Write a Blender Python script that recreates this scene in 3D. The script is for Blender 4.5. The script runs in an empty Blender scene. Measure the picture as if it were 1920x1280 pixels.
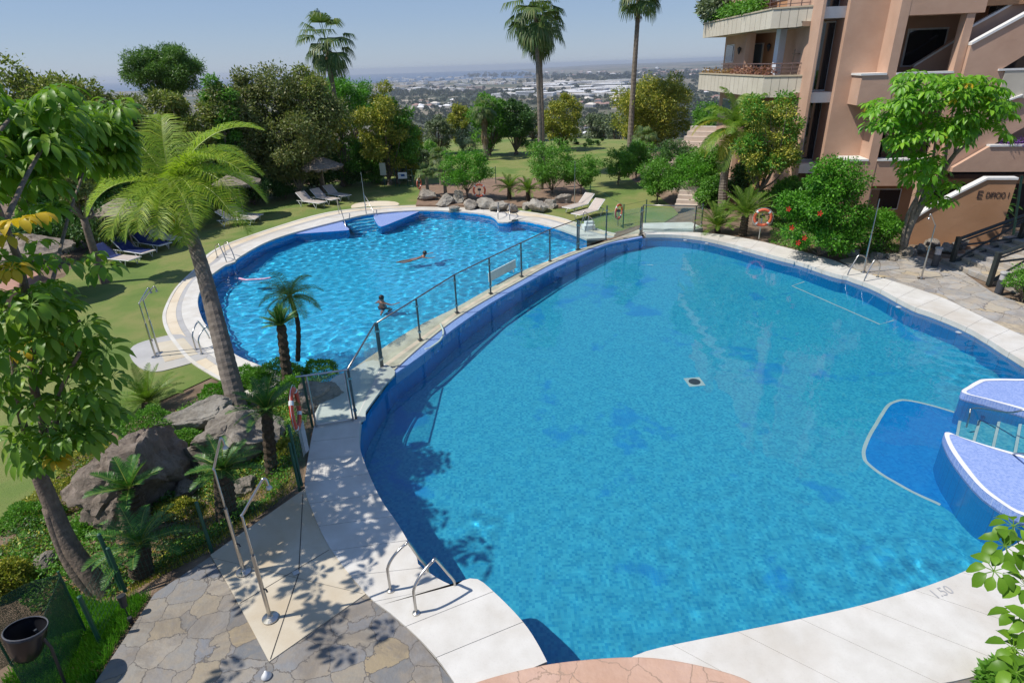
import bpy, math, random
import numpy as np
from mathutils import Vector, Matrix
random.seed(7); RNG = np.random.default_rng(7)
S = bpy.context.scene; COL = S.collection
R = math.radians
# ------------------------------------------------------------------ camera, sky, sun
CF, CP, CR, CH = 1120.0, R(24.8), R(-1.9), 6.8
FW = np.array([0, math.cos(CP), -math.sin(CP)]); _u = np.array([0, math.sin(CP), math.cos(CP)]); _r = np.array([1.0, 0, 0])
RT = _r*math.cos(CR) + _u*math.sin(CR); UP = _u*math.cos(CR) - _r*math.sin(CR)
CC = np.array([0, 0, CH])
cam = bpy.data.objects.new('camera', bpy.data.cameras.new('camera')); COL.objects.link(cam)
cam.matrix_world = Matrix(((RT[0], UP[0], -FW[0], 0), (RT[1], UP[1], -FW[1], 0), (RT[2], UP[2], -FW[2], CH), (0, 0, 0, 1)))
cam.data.sensor_width = 36; cam.data.lens = CF/1920*36; cam.data.clip_start = .05; cam.data.clip_end = 90000
S.camera = cam
SUN_EL, SUN_TR = R(57), R(79)          # elevation; azimuth of travel, clockwise from +Y
W = bpy.data.worlds.new('World'); S.world = W; W.use_nodes = True
_n = W.node_tree.nodes; _sky = _n.new('ShaderNodeTexSky'); _sky.sky_type = 'NISHITA'; _sky.sun_disc = False
_sky.sun_elevation = SUN_EL; _sky.sun_rotation = SUN_TR + math.pi; _sky.altitude = 150
_sky.air_density = 1.0; _sky.dust_density = .25; _sky.ozone_density = 4.5
_l = W.node_tree.links; _tc = _n.new('ShaderNodeTexCoord'); _sx = _n.new('ShaderNodeSeparateXYZ'); _l.new(_tc.outputs['Generated'], _sx.inputs[0])
_rp = _n.new('ShaderNodeValToRGB'); _l.new(_sx.outputs[2], _rp.inputs[0]); _e = _rp.color_ramp.elements; _e.new(.5); _e.new(.5)
for _i, (_p, _c) in enumerate([(0, (.30, .385, .53)), (.07, (.245, .34, .52)), (.3, (.17, .27, .50)), (1, (.12, .21, .44))]): _e[_i].position = _p; _e[_i].color = (*_c, 1)
_sc = _n.new('ShaderNodeVectorMath'); _sc.operation = 'SCALE'; _sc.inputs[3].default_value = 6.6; _l.new(_rp.outputs[0], _sc.inputs[0])
_mx = _n.new('ShaderNodeMix'); _mx.data_type = 'RGBA'; _mx.inputs[0].default_value = .8; _l.new(_sky.outputs[0], _mx.inputs[6]); _l.new(_sc.outputs[0], _mx.inputs[7])
_l.new(_mx.outputs[2], _n['Background'].inputs[0]); _n['Background'].inputs[1].default_value = .13
SD = Vector((-math.sin(SUN_TR)*math.cos(SUN_EL), -math.cos(SUN_TR)*math.cos(SUN_EL), math.sin(SUN_EL)))
sun = bpy.data.objects.new('sun', bpy.data.lights.new('sun', 'SUN')); COL.objects.link(sun)
sun.data.energy = 3.9; sun.data.angle = R(.53); sun.data.color = (1, .955, .885)
sun.rotation_euler = SD.to_track_quat('Z', 'Y').to_euler(); sun.location = (0, 0, 60)
sun.data.cycles.is_caustics_light = True
S.view_settings.view_transform = 'Standard'; S.view_settings.look = 'None'; S.view_settings.gamma = 1
S.view_settings.exposure = 0.32
S.cycles.caustics_refractive = True; S.cycles.caustics_reflective = False
S.cycles.max_bounces = 10; S.cycles.transparent_max_bounces = 16; S.cycles.diffuse_bounces = 3
S.cycles.sample_clamp_indirect = 6; S.cycles.use_denoising = True
# ------------------------------------------------------------------ picture -> world helpers
def ray(x, y): return FW + RT*(x-960)/CF - UP*(y-640)/CF
def G(x, y, z=0.0):                    # where the sight line meets the level z
    d = ray(x, y); return CC + d*(z-CH)/d[2]
def G2(l, z=0.0): return [tuple(G(x, y, z)[:2]) for x, y in l]
def AD(x, y, D):                       # point on the sight line at northing D
    d = ray(x, y); return CC + d*(D/d[1])
def HZ(P, row):                        # height over P that shows at that row
    v = (640-row)/CF; d0 = np.array([P[0], P[1], -CH]); a = v*FW - UP
    return float(-(d0@a)/a[2])
def MPP(P): return float((np.array([P[0], P[1], P[2] if len(P) > 2 else 0])-CC)@FW)/CF
# ------------------------------------------------------------------ tagging
def tag(o, label=None, cat=None, group=None, kind=None):
    if label: o['label'] = label
    if cat: o['category'] = cat
    if group: o['group'] = group
    if kind: o['kind'] = kind
    return o
def empty(name, loc, rz=0, label=None, cat=None, group=None):
    o = bpy.data.objects.new(name, None); COL.objects.link(o); o.location = tuple(loc); o.rotation_euler = (0, 0, rz)
    o.empty_display_size = .1
    return tag(o, label, cat, group)
def copy_tree(o, parent=None):
    c = o.copy(); COL.objects.link(c); c.parent = parent
    for ch in list(o.children): copy_tree(ch, c)
    return c
# ------------------------------------------------------------------ mesh builder
class MB:
    def __init__(s): s.v = []; s.f = []
    def add(s, vs, fs):
        b = len(s.v); s.v += [tuple(map(float, p)) for p in vs]; s.f += [tuple(b+i for i in f) for f in fs]; return s
    def box(s, c, d, rz=0, M=None):
        x, y, z = d[0]/2, d[1]/2, d[2]/2; cs, sn = math.cos(rz), math.sin(rz); P = []
        for i in (-1, 1):
            for j in (-1, 1):
                for k in (-1, 1):
                    q = Vector((i*x, j*y, k*z))
                    if M: q = M @ q
                    P.append((c[0]+q.x*cs-q.y*sn, c[1]+q.x*sn+q.y*cs, c[2]+q.z))
        return s.add(P, [(0, 1, 3, 2), (4, 6, 7, 5), (0, 4, 5, 1), (2, 3, 7, 6), (0, 2, 6, 4), (1, 5, 7, 3)])
    def tube(s, pts, r, n=8, cap=True, flat=1.0):
        pts = [Vector(p) for p in pts]; m = len(pts); rs = r if hasattr(r, '__len__') else [r]*m
        b = len(s.v); up = None
        for i, p in enumerate(pts):
            t = (pts[min(i+1, m-1)]-pts[max(i-1, 0)]).normalized()
            if up is None: up = Vector((0, 0, 1)) if abs(t.z) < .9 else Vector((0, 1, 0))
            a = t.cross(up).normalized(); up = a.cross(t).normalized()
            for k in range(n):
                w = 2*math.pi*k/n; q = p + a*math.cos(w)*rs[i] + up*math.sin(w)*rs[i]*flat
                s.v.append((q.x, q.y, q.z))
        for i in range(m-1):
            for k in range(n):
                s.f.append((b+i*n+k, b+i*n+(k+1) % n, b+(i+1)*n+(k+1) % n, b+(i+1)*n+k))
        if cap: s.f.append(tuple(b+k for k in range(n))[::-1]); s.f.append(tuple(b+(m-1)*n+k for k in range(n)))
        return s
    def lathe(s, prof, n=16, c=(0, 0, 0), cap=True):
        b = len(s.v)
        for r, z in prof:
            for k in range(n):
                w = 2*math.pi*k/n; s.v.append((c[0]+r*math.cos(w), c[1]+r*math.sin(w), c[2]+z))
        for i in range(len(prof)-1):
            for k in range(n): s.f.append((b+i*n+k, b+i*n+(k+1) % n, b+(i+1)*n+(k+1) % n, b+(i+1)*n+k))
        if cap: s.f.append(tuple(b+k for k in range(n))[::-1]); s.f.append(tuple(b+(len(prof)-1)*n+k for k in range(n)))
        return s
    def prism(s, poly, z0, z1, bottom=True):
        poly = [tuple(p[:2]) for p in poly]
        if sum(poly[i-1][0]*poly[i][1]-poly[i][0]*poly[i-1][1] for i in range(len(poly))) < 0: poly = poly[::-1]
        n = len(poly); fs = [(i, (i+1) % n, n+(i+1) % n, n+i) for i in range(n)] + [tuple(range(n, 2*n))]
        if bottom: fs.append(tuple(range(n))[::-1])
        return s.add([(x, y, z0) for x, y in poly] + [(x, y, z1) for x, y in poly], fs)
    def sheet(s, poly, z):
        poly = [tuple(p[:2]) for p in poly]
        if sum(poly[i-1][0]*poly[i][1]-poly[i][0]*poly[i-1][1] for i in range(len(poly))) < 0: poly = poly[::-1]
        return s.add([(x, y, z) for x, y in poly], [tuple(range(len(poly)))])
    def wall(s, line, z0, z1, closed=False):
        n = len(line); m = n if closed else n-1
        return s.add([(p[0], p[1], z0) for p in line] + [(p[0], p[1], z1) for p in line],
                     [(i, (i+1) % n, n+(i+1) % n, n+i) for i in range(m)])
    def ribbon(s, A, B):
        n = len(A); return s.add(list(A)+list(B), [(i, i+1, n+i+1, n+i) for i in range(n-1)])
    def build(s, name, m, parent=None, smooth=False, recv=False, bevel=0):
        me = bpy.data.meshes.new(name); me.from_pydata(s.v, [], s.f); me.update()
        if m: me.materials.append(m)
        if smooth: me.shade_smooth()
        o = bpy.data.objects.new(name, me); COL.objects.link(o); o.parent = parent
        if recv: o.cycles.is_caustics_receiver = True
        if bevel:
            b = o.modifiers.new('b', 'BEVEL'); b.width = bevel; b.segments = 2; b.limit_method = 'ANGLE'; b.angle_limit = R(40)
        return o
def npmesh(name, V, F, m, parent=None, smooth=False):
    """fast mesh; V (n,3); F (k,3) or (k,4)"""
    me = bpy.data.meshes.new(name); k = F.shape[1]
    me.vertices.add(len(V)); me.vertices.foreach_set('co', np.ascontiguousarray(V, dtype=np.float32).ravel())
    me.loops.add(F.size); me.loops.foreach_set('vertex_index', np.ascontiguousarray(F, dtype=np.int32).ravel())
    me.polygons.add(len(F)); me.polygons.foreach_set('loop_start', np.arange(0, F.size, k, dtype=np.int32))
    me.polygons.foreach_set('loop_total', np.full(len(F), k, dtype=np.int32))
    me.update(calc_edges=True); me.validate()
    if m: me.materials.append(m)
    if smooth: me.shade_smooth()
    o = bpy.data.objects.new(name, me); COL.objects.link(o); o.parent = parent
    return o
def smooth_line(P, n=6, closed=False):
    P = [np.array(p, float) for p in P]; out = []; m = len(P)
    for i in range(m if closed else m-1):
        if closed: a, b, c, d = P[i-1], P[i], P[(i+1) % m], P[(i+2) % m]
        else: a, b, c, d = P[max(i-1, 0)], P[i], P[i+1], P[min(i+2, m-1)]
        for k in range(n):
            t = k/n; out.append(.5*((2*b)+(c-a)*t+(2*a-5*b+4*c-d)*t*t+(3*b-a-3*c+d)*t**3))
    if not closed: out.append(P[-1])
    return [tuple(p) for p in out]
def resample(P, n):
    P = np.array(P, float); d = np.r_[0, np.cumsum(np.linalg.norm(np.diff(P, axis=0), axis=1))]
    t = np.linspace(0, d[-1], n); return [tuple(np.interp(tt, d, P[:, k]) for k in range(P.shape[1])) for tt in t]
def inside(x, y, poly):
    x = np.asarray(x, float); y = np.asarray(y, float); c = np.zeros(x.shape, bool); n = len(poly)
    for i in range(n):
        x1, y1 = poly[i-1][:2]; x2, y2 = poly[i][:2]
        if y1 == y2: continue
        c ^= ((y1 > y) != (y2 > y)) & (x < (x2-x1)*(y-y1)/(y2-y1)+x1)
    return c
def pdist(x, y, poly):
    x = np.asarray(x, float); y = np.asarray(y, float); best = np.full(x.shape, 1e9); n = len(poly)
    for i in range(n):
        ax, ay = poly[i-1][:2]; bx, by = poly[i][:2]; L = (bx-ax)**2+(by-ay)**2+1e-9
        t = np.clip(((x-ax)*(bx-ax)+(y-ay)*(by-ay))/L, 0, 1)
        best = np.minimum(best, np.hypot(x-ax-t*(bx-ax), y-ay-t*(by-ay)))
    return best
# ------------------------------------------------------------------ materials
class NT:
    def __init__(s, name):
        s.m = bpy.data.materials.new(name); s.m.use_nodes = True; s.t = s.m.node_tree; s.n = s.t.nodes; s.l = s.t.links
        s.p = s.n['Principled BSDF']; s.out = s.n['Material Output']; s.tc = s.n.new('ShaderNodeTexCoord')
    def L(s, a, b): s.l.new(a, b)
    def node(s, typ, **k):
        q = s.n.new(typ)
        for a, b in k.items():
            if a in q.inputs.keys(): q.inputs[a].default_value = b
            else: setattr(q, a, b)
        return q
    def noise(s, scale, det=4, rough=.55, dist=0, vec=None):
        q = s.node('ShaderNodeTexNoise', Scale=scale, Detail=det, Roughness=rough, Distortion=dist)
        s.L(vec or s.tc.outputs['Object'], q.inputs['Vector']); return q.outputs['Fac']
    def ramp(s, f, stops):
        q = s.node('ShaderNodeValToRGB'); e = q.color_ramp.elements
        while len(e) < len(stops): e.new(.5)
        for i, (p, c) in enumerate(stops): e[i].position = p; e[i].color = (*c, 1) if len(c) == 3 else c
        s.L(f, q.inputs[0]); return q.outputs[0]
    def mix(s, f, a, b, mode='MIX'):
        q = s.node('ShaderNodeMix', data_type='RGBA', blend_type=mode)
        for sock, v in ((q.inputs[0], f), (q.inputs[6], a), (q.inputs[7], b)):
            if isinstance(v, (int, float)): sock.default_value = v
            elif isinstance(v, tuple): sock.default_value = (*v, 1)
            else: s.L(v, sock)
        return q.outputs[2]
    def math(s, op, a, b=0.0):
        q = s.node('ShaderNodeMath', operation=op)
        for sock, v in ((q.inputs[0], a), (q.inputs[1], b)):
            if isinstance(v, (int, float)): sock.default_value = v
            else: s.L(v, sock)
        return q.outputs[0]
    def bump(s, h, strength=.3, dist=.02):
        q = s.node('ShaderNodeBump', Strength=strength, Distance=dist); s.L(h, q.inputs['Height']); s.L(q.outputs[0], s.p.inputs['Normal']); return q
    def col(s, c):
        if isinstance(c, tuple): s.p.inputs['Base Color'].default_value = (*c, 1)
        else: s.L(c, s.p.inputs['Base Color'])
    def set(s, **k):
        for a, b in k.items(): s.p.inputs[a.replace('_', ' ')].default_value = b
        return s
def pm(name, c1, c2=None, rough=.6, metal=0, scale=4, bump=0, bscale=None, bdist=.02, c3=None, s3=.6):
    t = NT(name); c2 = c2 or tuple(v*.8 for v in c1)
    c = t.ramp(t.noise(scale, 5), [(.3, c1), (.7, c2)])
    if c3: c = t.mix(t.ramp(t.noise(s3, 3), [(.52, (0, 0, 0)), (.68, (1, 1, 1))]), c, c3)
    t.col(c); t.set(Roughness=rough, Metallic=metal)
    if bump: t.bump(t.noise(bscale or scale*6, 6), bump, bdist)
    return t.m
def leafm(name, c1, c2, c3=None, trans=.3, rough=.5, spec=.35):
    t = NT(name); g = t.node('ShaderNodeNewGeometry')
    st = [(0, c1), (.75, c2)] if not c3 else [(0, c1), (.6, c2), (.97, c3)]
    a = t.ramp(g.outputs['Random Per Island'], st)
    n = t.noise(.9, 2); c = t.mix(t.math('MULTIPLY', n, .5), a, c1 if not c3 else c2)
    t.col(c); t.set(Roughness=rough); t.p.inputs['Specular IOR Level'].default_value = spec
    tr = t.node('ShaderNodeBsdfTranslucent'); t.L(t.mix(.55, c, (c2[0]*1.5+.02, c2[1]*1.7+.03, c2[2]*.6)), tr.inputs[0])
    ms = t.node('ShaderNodeMixShader'); ms.inputs[0].default_value = trans
    t.L(t.p.outputs[0], ms.inputs[1]); t.L(tr.outputs[0], ms.inputs[2]); t.L(ms.outputs[0], t.out.inputs[0])
    return t.m
# ------------------------------------------------------------------ levels
LZ, LW = -.50, -.62      # lower deck, lower water
NW = -.11                # upper water
F1, F2 = -1.5, -1.95
def RW(x, y, zf, zw=NW): # bent sight line: where a mark seen through the water lies on the floor
    A = G(x, y, zw); d = (A-CC)/np.linalg.norm(A-CC); k = 1/1.333
    c = -d[2]; t = k*d + (k*c-math.sqrt(1-k*k*(1-c*c)))*np.array([0, 0, 1.0]); return A + t*(zf-zw)/t[2]
# upper pool, inner edge, traced anticlockwise from the far corner
NPa = [(1205,443),(1179,448),(1136,457),(1081,481),(1029,505),(972,536),(916,568),(862,605),(833,627),(795,659),(741,697),(712,732),(690,762),(677,788),(674,820),(677,849),(698,904),(720,947),(745,982),(781,1045),(784,1059),(802,1073),(824,1088),(851,1100),(862,1094),(876,1087),(892,1087),(905,1093),(935,1120),(965,1150),(990,1180),(1010,1212),(1026,1243),(1075,1275),(1150,1262)]
NPb = [(1200,1226),(1350,1193),(1507,1161),(1640,1130),(1780,1085),(1890,1030),(1990,965),(2080,890),(2110,820),(2060,760),(1990,715)]
NPc = [(1920,680),(1824,621),(1752,590),(1719,579),(1690,565),(1653,545),(1624,532),(1600,524),(1588,519),(1574,517),(1544,508),(1500,493),(1460,483),(1412,470),(1368,458),(1313,446),(1259,441),(1211,441)]
NP = G2(NPa+NPb+NPc)
def cs(P, n=4, closed=True):
    return [p[:2] for p in smooth_line(P, n, closed)]
NPS = cs(NP, 3)
# lower pool, inner edge
LPa = [(1100,449),(1043,428),(988,415),(962,413),(957,417),(935,417),(930,411),(914,403),(859,397),(782,395),(694,402),(635,415),(551,437),(495,457),(448,484),(440,493),(425,497),(400,514),(384,528),(376,545),(371,568),(379,598),(393,618),(420,649),(447,669),(490,687)]
LPb = [(545,705),(590,715),(622,712),(650,697),(697,664),(778,612),(852,576),(918,539),(973,509),(1032,486),(1079,468)]
LP = G2(LPa, LZ) + G2(LPb, 0)
LPS = cs(LP, 3)
UPX = [(100,1500),(170,1290),(290,1110),(395,1043),(480,985),(568,918),(574,870),(590,795),(604,750),(622,712),(650,697),(697,664),(778,612),(852,576),(918,539),(973,509),(1032,486),(1079,468),(1150,447),(1198,428),(1199,421),(1296,420),(1318,408),(1322,385),(1308,372),(1262,342),(1210,318),(1185,302),(1188,292),(1235,283),(1290,270)]
UPP = G2(UPX, 0) + [(60, 62), (60, -12), (-2.5, -12)]
def hgt(x, y):
    x = np.asarray(x, float); y = np.asarray(y, float)
    d = pdist(x, y, UPP); ins = inside(x, y, UPP)
    t = np.clip(d/1.3, 0, 1); t = t*t*(3-2*t)
    z = np.where(ins, -.06, -.06-.458*t)
    
    r = np.maximum(np.maximum(y-63, (-x-48)*.8), (x-70)*.6); r = np.clip(r, 0, None)
    z = z - 139.5*(1-np.exp(-(r/420)**1.15))
    z += np.where(r > 200, 6*np.sin(x/310+1)*np.sin(y/420)+4*np.sin(x/120)*np.cos(y/170), 0)*np.clip((r-200)/400, 0, 1)
    z = np.where(y > 7000, np.minimum(z, -150), z)
    ex = np.clip((y-4200)/5000, 0, 1)*np.clip((x-500)/3000, 0, 1); z += ex*75
    return z
def h1(x, y): return float(hgt(np.array([x]), np.array([y]))[0])
def build_terrain():
    def ax(lo, hi, dn, far):
        a = np.arange(lo, hi, dn); p = [hi]
        s = dn
        while p[-1] < far: s *= 1.16; p.append(p[-1]+s)
        return a, np.array(p)
    a, p = ax(-30, 34, .4, 22000); b, q = ax(-30, 34, .4, 22000)
    xs = np.r_[(-30-(q-34))[::-1][:-1], a, p]; xs = np.unique(np.round(xs, 3))
    a, p = ax(-14, 66, .4, 24000); ys = np.unique(np.round(np.r_[-60, -40, -26, -18, a, p], 3))
    X, Y = np.meshgrid(xs, ys); Z = hgt(X.ravel(), Y.ravel()).reshape(X.shape)
    near = (np.abs(X) < 40) & (Y > -20) & (Y < 50); xn, yn = X[near], Y[near]
    hole = (inside(xn, yn, NPS) | (pdist(xn, yn, NPS) < .55) | inside(xn, yn, LPS) | (pdist(xn, yn, LPS) < .55))
    Zn = Z[near]; Zn[hole] = -3.2; Z[near] = Zn
    ny, nx = X.shape; i = np.arange(ny*nx).reshape(ny, nx)
    F = np.stack([i[:-1, :-1].ravel(), i[:-1, 1:].ravel(), i[1:, 1:].ravel(), i[1:, :-1].ravel()], 1)
    t = NT('soil_and_plain'); gp = t.node('ShaderNodeNewGeometry'); pos = gp.outputs['Position']
    near_c = t.ramp(t.noise(2.2, 6, .65, vec=pos), [(.3, (.10, .065, .04)), (.55, (.19, .13, .085)), (.75, (.27, .2, .14))])
    dry = t.ramp(t.noise(.35, 4, vec=pos), [(.4, (.05, .08, .02)), (.62, (.13, .12, .06))])
    far_c = t.ramp(t.noise(.0016, 6, .68, vec=pos), [(.36, (.045, .06, .025)), (.48, (.09, .09, .045)), (.56, (.22, .18, .12)), (.64, (.3, .25, .19)), (.8, (.07, .08, .04))])
    sx = t.node('ShaderNodeSeparateXYZ'); t.L(pos, sx.inputs[0])
    f = t.ramp(t.math('DIVIDE', sx.outputs[1], 100.0), [(.46, (0, 0, 0)), (.64, (1, 1, 1))])
    c = t.mix(f, near_c, dry); g = t.ramp(t.math('DIVIDE', sx.outputs[1], 400.0), [(.2, (0, 0, 0)), (.8, (1, 1, 1))])
    t.col(t.mix(g, c, far_c)); t.set(Roughness=.95); t.bump(t.noise(9, 6, vec=pos), .6, .05)
    V = np.stack([X.ravel(), Y.ravel(), Z.ravel()], 1)
    tag(npmesh('ground', V, F, t.m, smooth=True), 'bare planting soil and the wide valley floor below', kind='structure')
build_terrain()
# ------------------------------------------------------------------ surface materials
def tile_mat(name, c1, c2, size=.026, joint=(.5, .55, .7), patch=None, jw=.05, rough=.25, vary=.5):
    t = NT(name); o = t.tc.outputs['Object']
    q = t.node('ShaderNodeTexVoronoi', Scale=1/size, Randomness=0.0, feature='F1', distance='CHEBYCHEV'); t.L(o, q.inputs['Vector'])
    sp = t.node('ShaderNodeSeparateXYZ'); t.L(q.outputs['Color'], sp.inputs[0])
    c = t.mix(t.math('MULTIPLY', sp.outputs[0], vary), c1, c2)
    if patch:
        n = t.noise(.55, 5, .62, .3); m = t.ramp(n, [(.58, (0, 0, 0)), (.64, (1, 1, 1))]); c = t.mix(t.math('MULTIPLY', m, .75), c, patch)
        c = t.mix(t.math('MULTIPLY', t.noise(9, 4, .7), .35), c, c2)
    jm = t.ramp(q.outputs['Distance'], [(.5-jw, (0, 0, 0)), (.5, (1, 1, 1))])
    c = t.mix(t.math('MULTIPLY', jm, .7), c, joint)
    t.col(c); t.set(Roughness=rough); return t.m
M_floor = tile_mat('mosaic_floor', (.008, .285, .52), (.055, .50, .66), .05, (.06, .42, .58), patch=(.0, .23, .64), vary=.9)
M_floor2 = tile_mat('mosaic_floor_lower', (.01, .46, .80), (.08, .62, .9), .05, (.16, .56, .8), vary=.8)
M_wall = tile_mat('mosaic_wall', (.0, .26, .64), (.0, .33, .74), .05, (.02, .12, .36))
M_lip = tile_mat('mosaic_lip', (.17, .26, .56), (.30, .39, .68), .034, (.50, .56, .74), jw=.10, rough=.4, vary=.9)
M_pale = pm('pale_tile', (.5, .66, .62), (.42, .6, .58), .3)
M_stepm = tile_mat('mosaic_step', (.03, .34, .50), (.12, .52, .60), .05, (.12, .45, .55), vary=.9)
M_white = pm('white_edge_tile', (.78, .78, .8), (.7, .7, .74), .3)
def stone(name, c1, c2, stain=(.5, .4, .25), sc=1.2, amt=.5):
    t = NT(name)
    c = t.ramp(t.noise(sc, 6, .6), [(.3, c1), (.7, c2)])
    c = t.mix(t.math('MULTIPLY', t.ramp(t.noise(.45, 4, .6, .4), [(.5, (0, 0, 0)), (.66, (1, 1, 1))]), amt), c, stain)
    c = t.mix(t.math('MULTIPLY', t.ramp(t.noise(45, 3), [(.55, (0, 0, 0)), (.7, (1, 1, 1))]), .12), c, (.3, .27, .22))
    t.col(c); t.set(Roughness=.75); t.bump(t.noise(30, 5), .15, .01); return t.m
M_cop = stone('coping_stone', (.53, .50, .445), (.65, .625, .575), (.45, .385, .3), sc=2.0, amt=.5)
M_beige = stone('beige_slab', (.47, .40, .29), (.58, .52, .41), (.42, .31, .18), amt=.6)
M_bge2 = stone('beige_ring_stone', (.6, .5, .36), (.68, .6, .47), (.52, .38, .22))
M_greyb = stone('grey_ring_stone', (.36, .35, .34), (.44, .43, .42), (.5, .45, .36))
M_path = stone('path_stone', (.36, .31, .23), (.6, .53, .4), (.2, .17, .13), sc=2.4, amt=.7)
M_terra = stone('terracotta_paving', (.5, .27, .17), (.62, .38, .26), (.4, .3, .25), sc=3)
M_dark = pm('dark_joint', (.05, .045, .04), rough=.9)
def flag_mat(name, size=.55, tint=1.0, mul=None):
    t = NT(name); o = t.tc.outputs['Object']
    nz = t.node('ShaderNodeTexNoise', Scale=3.4, Detail=5, Roughness=.65); t.L(o, nz.inputs['Vector'])
    v = t.mix(.22, o, nz.outputs['Color'], 'ADD')
    a = t.node('ShaderNodeTexVoronoi', Scale=1/size, Randomness=.95); t.L(v, a.inputs['Vector'])
    e = t.node('ShaderNodeTexVoronoi', Scale=1/size, Randomness=.95, feature='DISTANCE_TO_EDGE'); t.L(v, e.inputs['Vector'])
    sp = t.node('ShaderNodeSeparateXYZ'); t.L(a.outputs['Color'], sp.inputs[0])
    k = tint
    base = t.ramp(sp.outputs[0], [(0, (.2*k, .21*k, .22*k)), (.22, (.35*k, .31*k, .26*k)), (.42, (.25*k, .26*k, .28*k)), (.62, (.36*k, .33*k, .28*k)), (.8, (.42*k, .33*k, .2*k)), (.86, (.3*k, .3*k, .3*k)), (1, (.42*k, .37*k, .30*k))])
    base = t.mix(t.math('MULTIPLY', t.ramp(t.noise(3.2, 6, .65, 1.2), [(.42, (0, 0, 0)), (.62, (1, 1, 1))]), .45), base, (.42*k, .33*k, .22*k))
    base = t.mix(t.math('MULTIPLY', t.ramp(t.noise(1.1, 5, .7, .8), [(.48, (0, 0, 0)), (.6, (1, 1, 1))]), .5), base, (.2*k, .17*k, .14*k))
    base = t.mix(t.math('MULTIPLY', t.ramp(t.noise(7, 5, .7), [(.5, (0, 0, 0)), (.7, (1, 1, 1))]), .3), base, (.17, .17, .18))
    jm = t.ramp(e.outputs['Distance'], [(.006, (1, 1, 1)), (.017, (0, 0, 0))])
    if mul: base = t.mix(.8, base, t.ramp(t.noise(1.6, 5, .65), [(.3, mul[0]), (.7, mul[1])]))
    t.col(t.mix(jm, base, (.16*k, .14*k, .12*k) if not mul else (.36, .24, .17))); t.set(Roughness=.7)
    h = t.mix(jm, t.noise(14, 6), (0, 0, 0)); t.bump(h, .45, .02); return t.m
M_flag = flag_mat('flagstone', .38, .7)
M_flag2 = flag_mat('flagstone_pale', .6, 1.15)
def lawn_mat():
    t = NT('lawn_grass'); n = t.noise(.35, 5, .6); m = t.noise(26, 5, .75)
    c = t.ramp(n, [(.3, (.10, .18, .025)), (.45, (.17, .24, .045)), (.56, (.27, .27, .08)), (.7, (.15, .22, .035))])
    c = t.mix(t.math('MULTIPLY', m, .55), c, (.05, .085, .012)); t.col(c); t.set(Roughness=.9); t.bump(m, .8, .04); return t.m
M_lawn = lawn_mat()
def edge_slab(mb, A, B, z0, z1, gap=.006):     # slabs between two matched lines
    for i in range(len(A)-1):
        a, b, c, d = map(np.array, (A[i][:2], A[i+1][:2], B[i+1][:2], B[i][:2]))
        g1 = (b-a)/max(np.linalg.norm(b-a), 1e-6)*gap/2; g2 = (c-d)/max(np.linalg.norm(c-d), 1e-6)*gap/2
        mb.prism([a+g1, b-g1, c-g2, d+g2], z0, z1)
def slabs(mb, inner, outer, n, k, z0, z1, gap=.008):
    """n slabs, each of k quads joined smoothly"""
    I = resample(inner, n*k+1); O = resample(outer, n*k+1)
    for s in range(n):
        a = [np.array(p) for p in I[s*k:s*k+k+1]]; b = [np.array(p) for p in O[s*k:s*k+k+1]]
        for arr in (a, b):
            e = arr[1]-arr[0]; arr[0] = arr[0]+e/np.linalg.norm(e)*gap/2; e = arr[-1]-arr[-2]; arr[-1] = arr[-1]-e/np.linalg.norm(e)*gap/2
        for j in range(k):
            mb.prism([a[j], a[j+1], b[j+1], b[j]], z0, z1)
# ------------------------------------------------------------------ upper pool
pool = empty('swimming_pool', (5, 14, 0), 0, 'large upper pool with smooth clear blue water in the foreground', 'pool')
def at(p): # world mesh under an empty: keep coordinates
    return p
def child(mb, name, m, parent, **k):
    o = mb.build(name, m, None, **k); o.parent = parent; o.matrix_parent_inverse = parent.matrix_world.inverted() if False else Matrix.Translation(-parent.location) if parent.rotation_euler.z == 0 else (Matrix.Translation(parent.location) @ Matrix.Rotation(parent.rotation_euler.z, 4, 'Z')).inverted()
    return o
child(MB().sheet(NPS, F1), 'basin_floor', M_floor, pool, recv=True)
child(MB().wall(NPS, F1, -.131, True), 'basin_wall', M_wall, pool, recv=True)
# pale line just under the water along the right-hand wall
ring = [p for p in cs(G2(NPc), 4, False)]
def offset_line(P, d):
    P = [np.array(p[:2]) for p in P]; out = []
    for i, p in enumerate(P):
        t = P[min(i+1, len(P)-1)]-P[max(i-1, 0)]; t /= np.linalg.norm(t); out.append(p+np.array([-t[1], t[0]])*d)
    return out
ctr = np.mean(np.array(NPS), 0)
def toward(P, d): # offset towards pool centre side
    a = offset_line(P, d); b = offset_line(P, -d); m = len(P)//2
    return a if np.linalg.norm(a[m]-ctr) < np.linalg.norm(b[m]-ctr) else b
b_ = MB(); o1 = toward(ring, .035)
b_.ribbon([(p[0], p[1], -.33) for p in ring], [(p[0], p[1], -.30) for p in o1]); b_.ribbon([(p[0], p[1], -.30) for p in o1], [(p[0], p[1], -.37) for p in o1])
child(b_, 'tile_band', pm('band_tile', (.12, .3, .62), (.1, .26, .56), .3), pool, recv=True)
def stripe(pts, w, z, name='marking_line', zw=NW, closed=False):
    P = [RW(x, y, z, zw) for x, y in pts]; P = smooth_line([p[:2] for p in P], 5, closed) if len(P) > 4 else [p[:2] for p in P]
    a = offset_line(P, w/2); b = offset_line(P, -w/2); mb = MB(); mb.ribbon([(p[0], p[1], z+.006) for p in a], [(p[0], p[1], z+.006) for p in b])
    return child(mb, name, M_pale, pool, recv=True)
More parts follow.
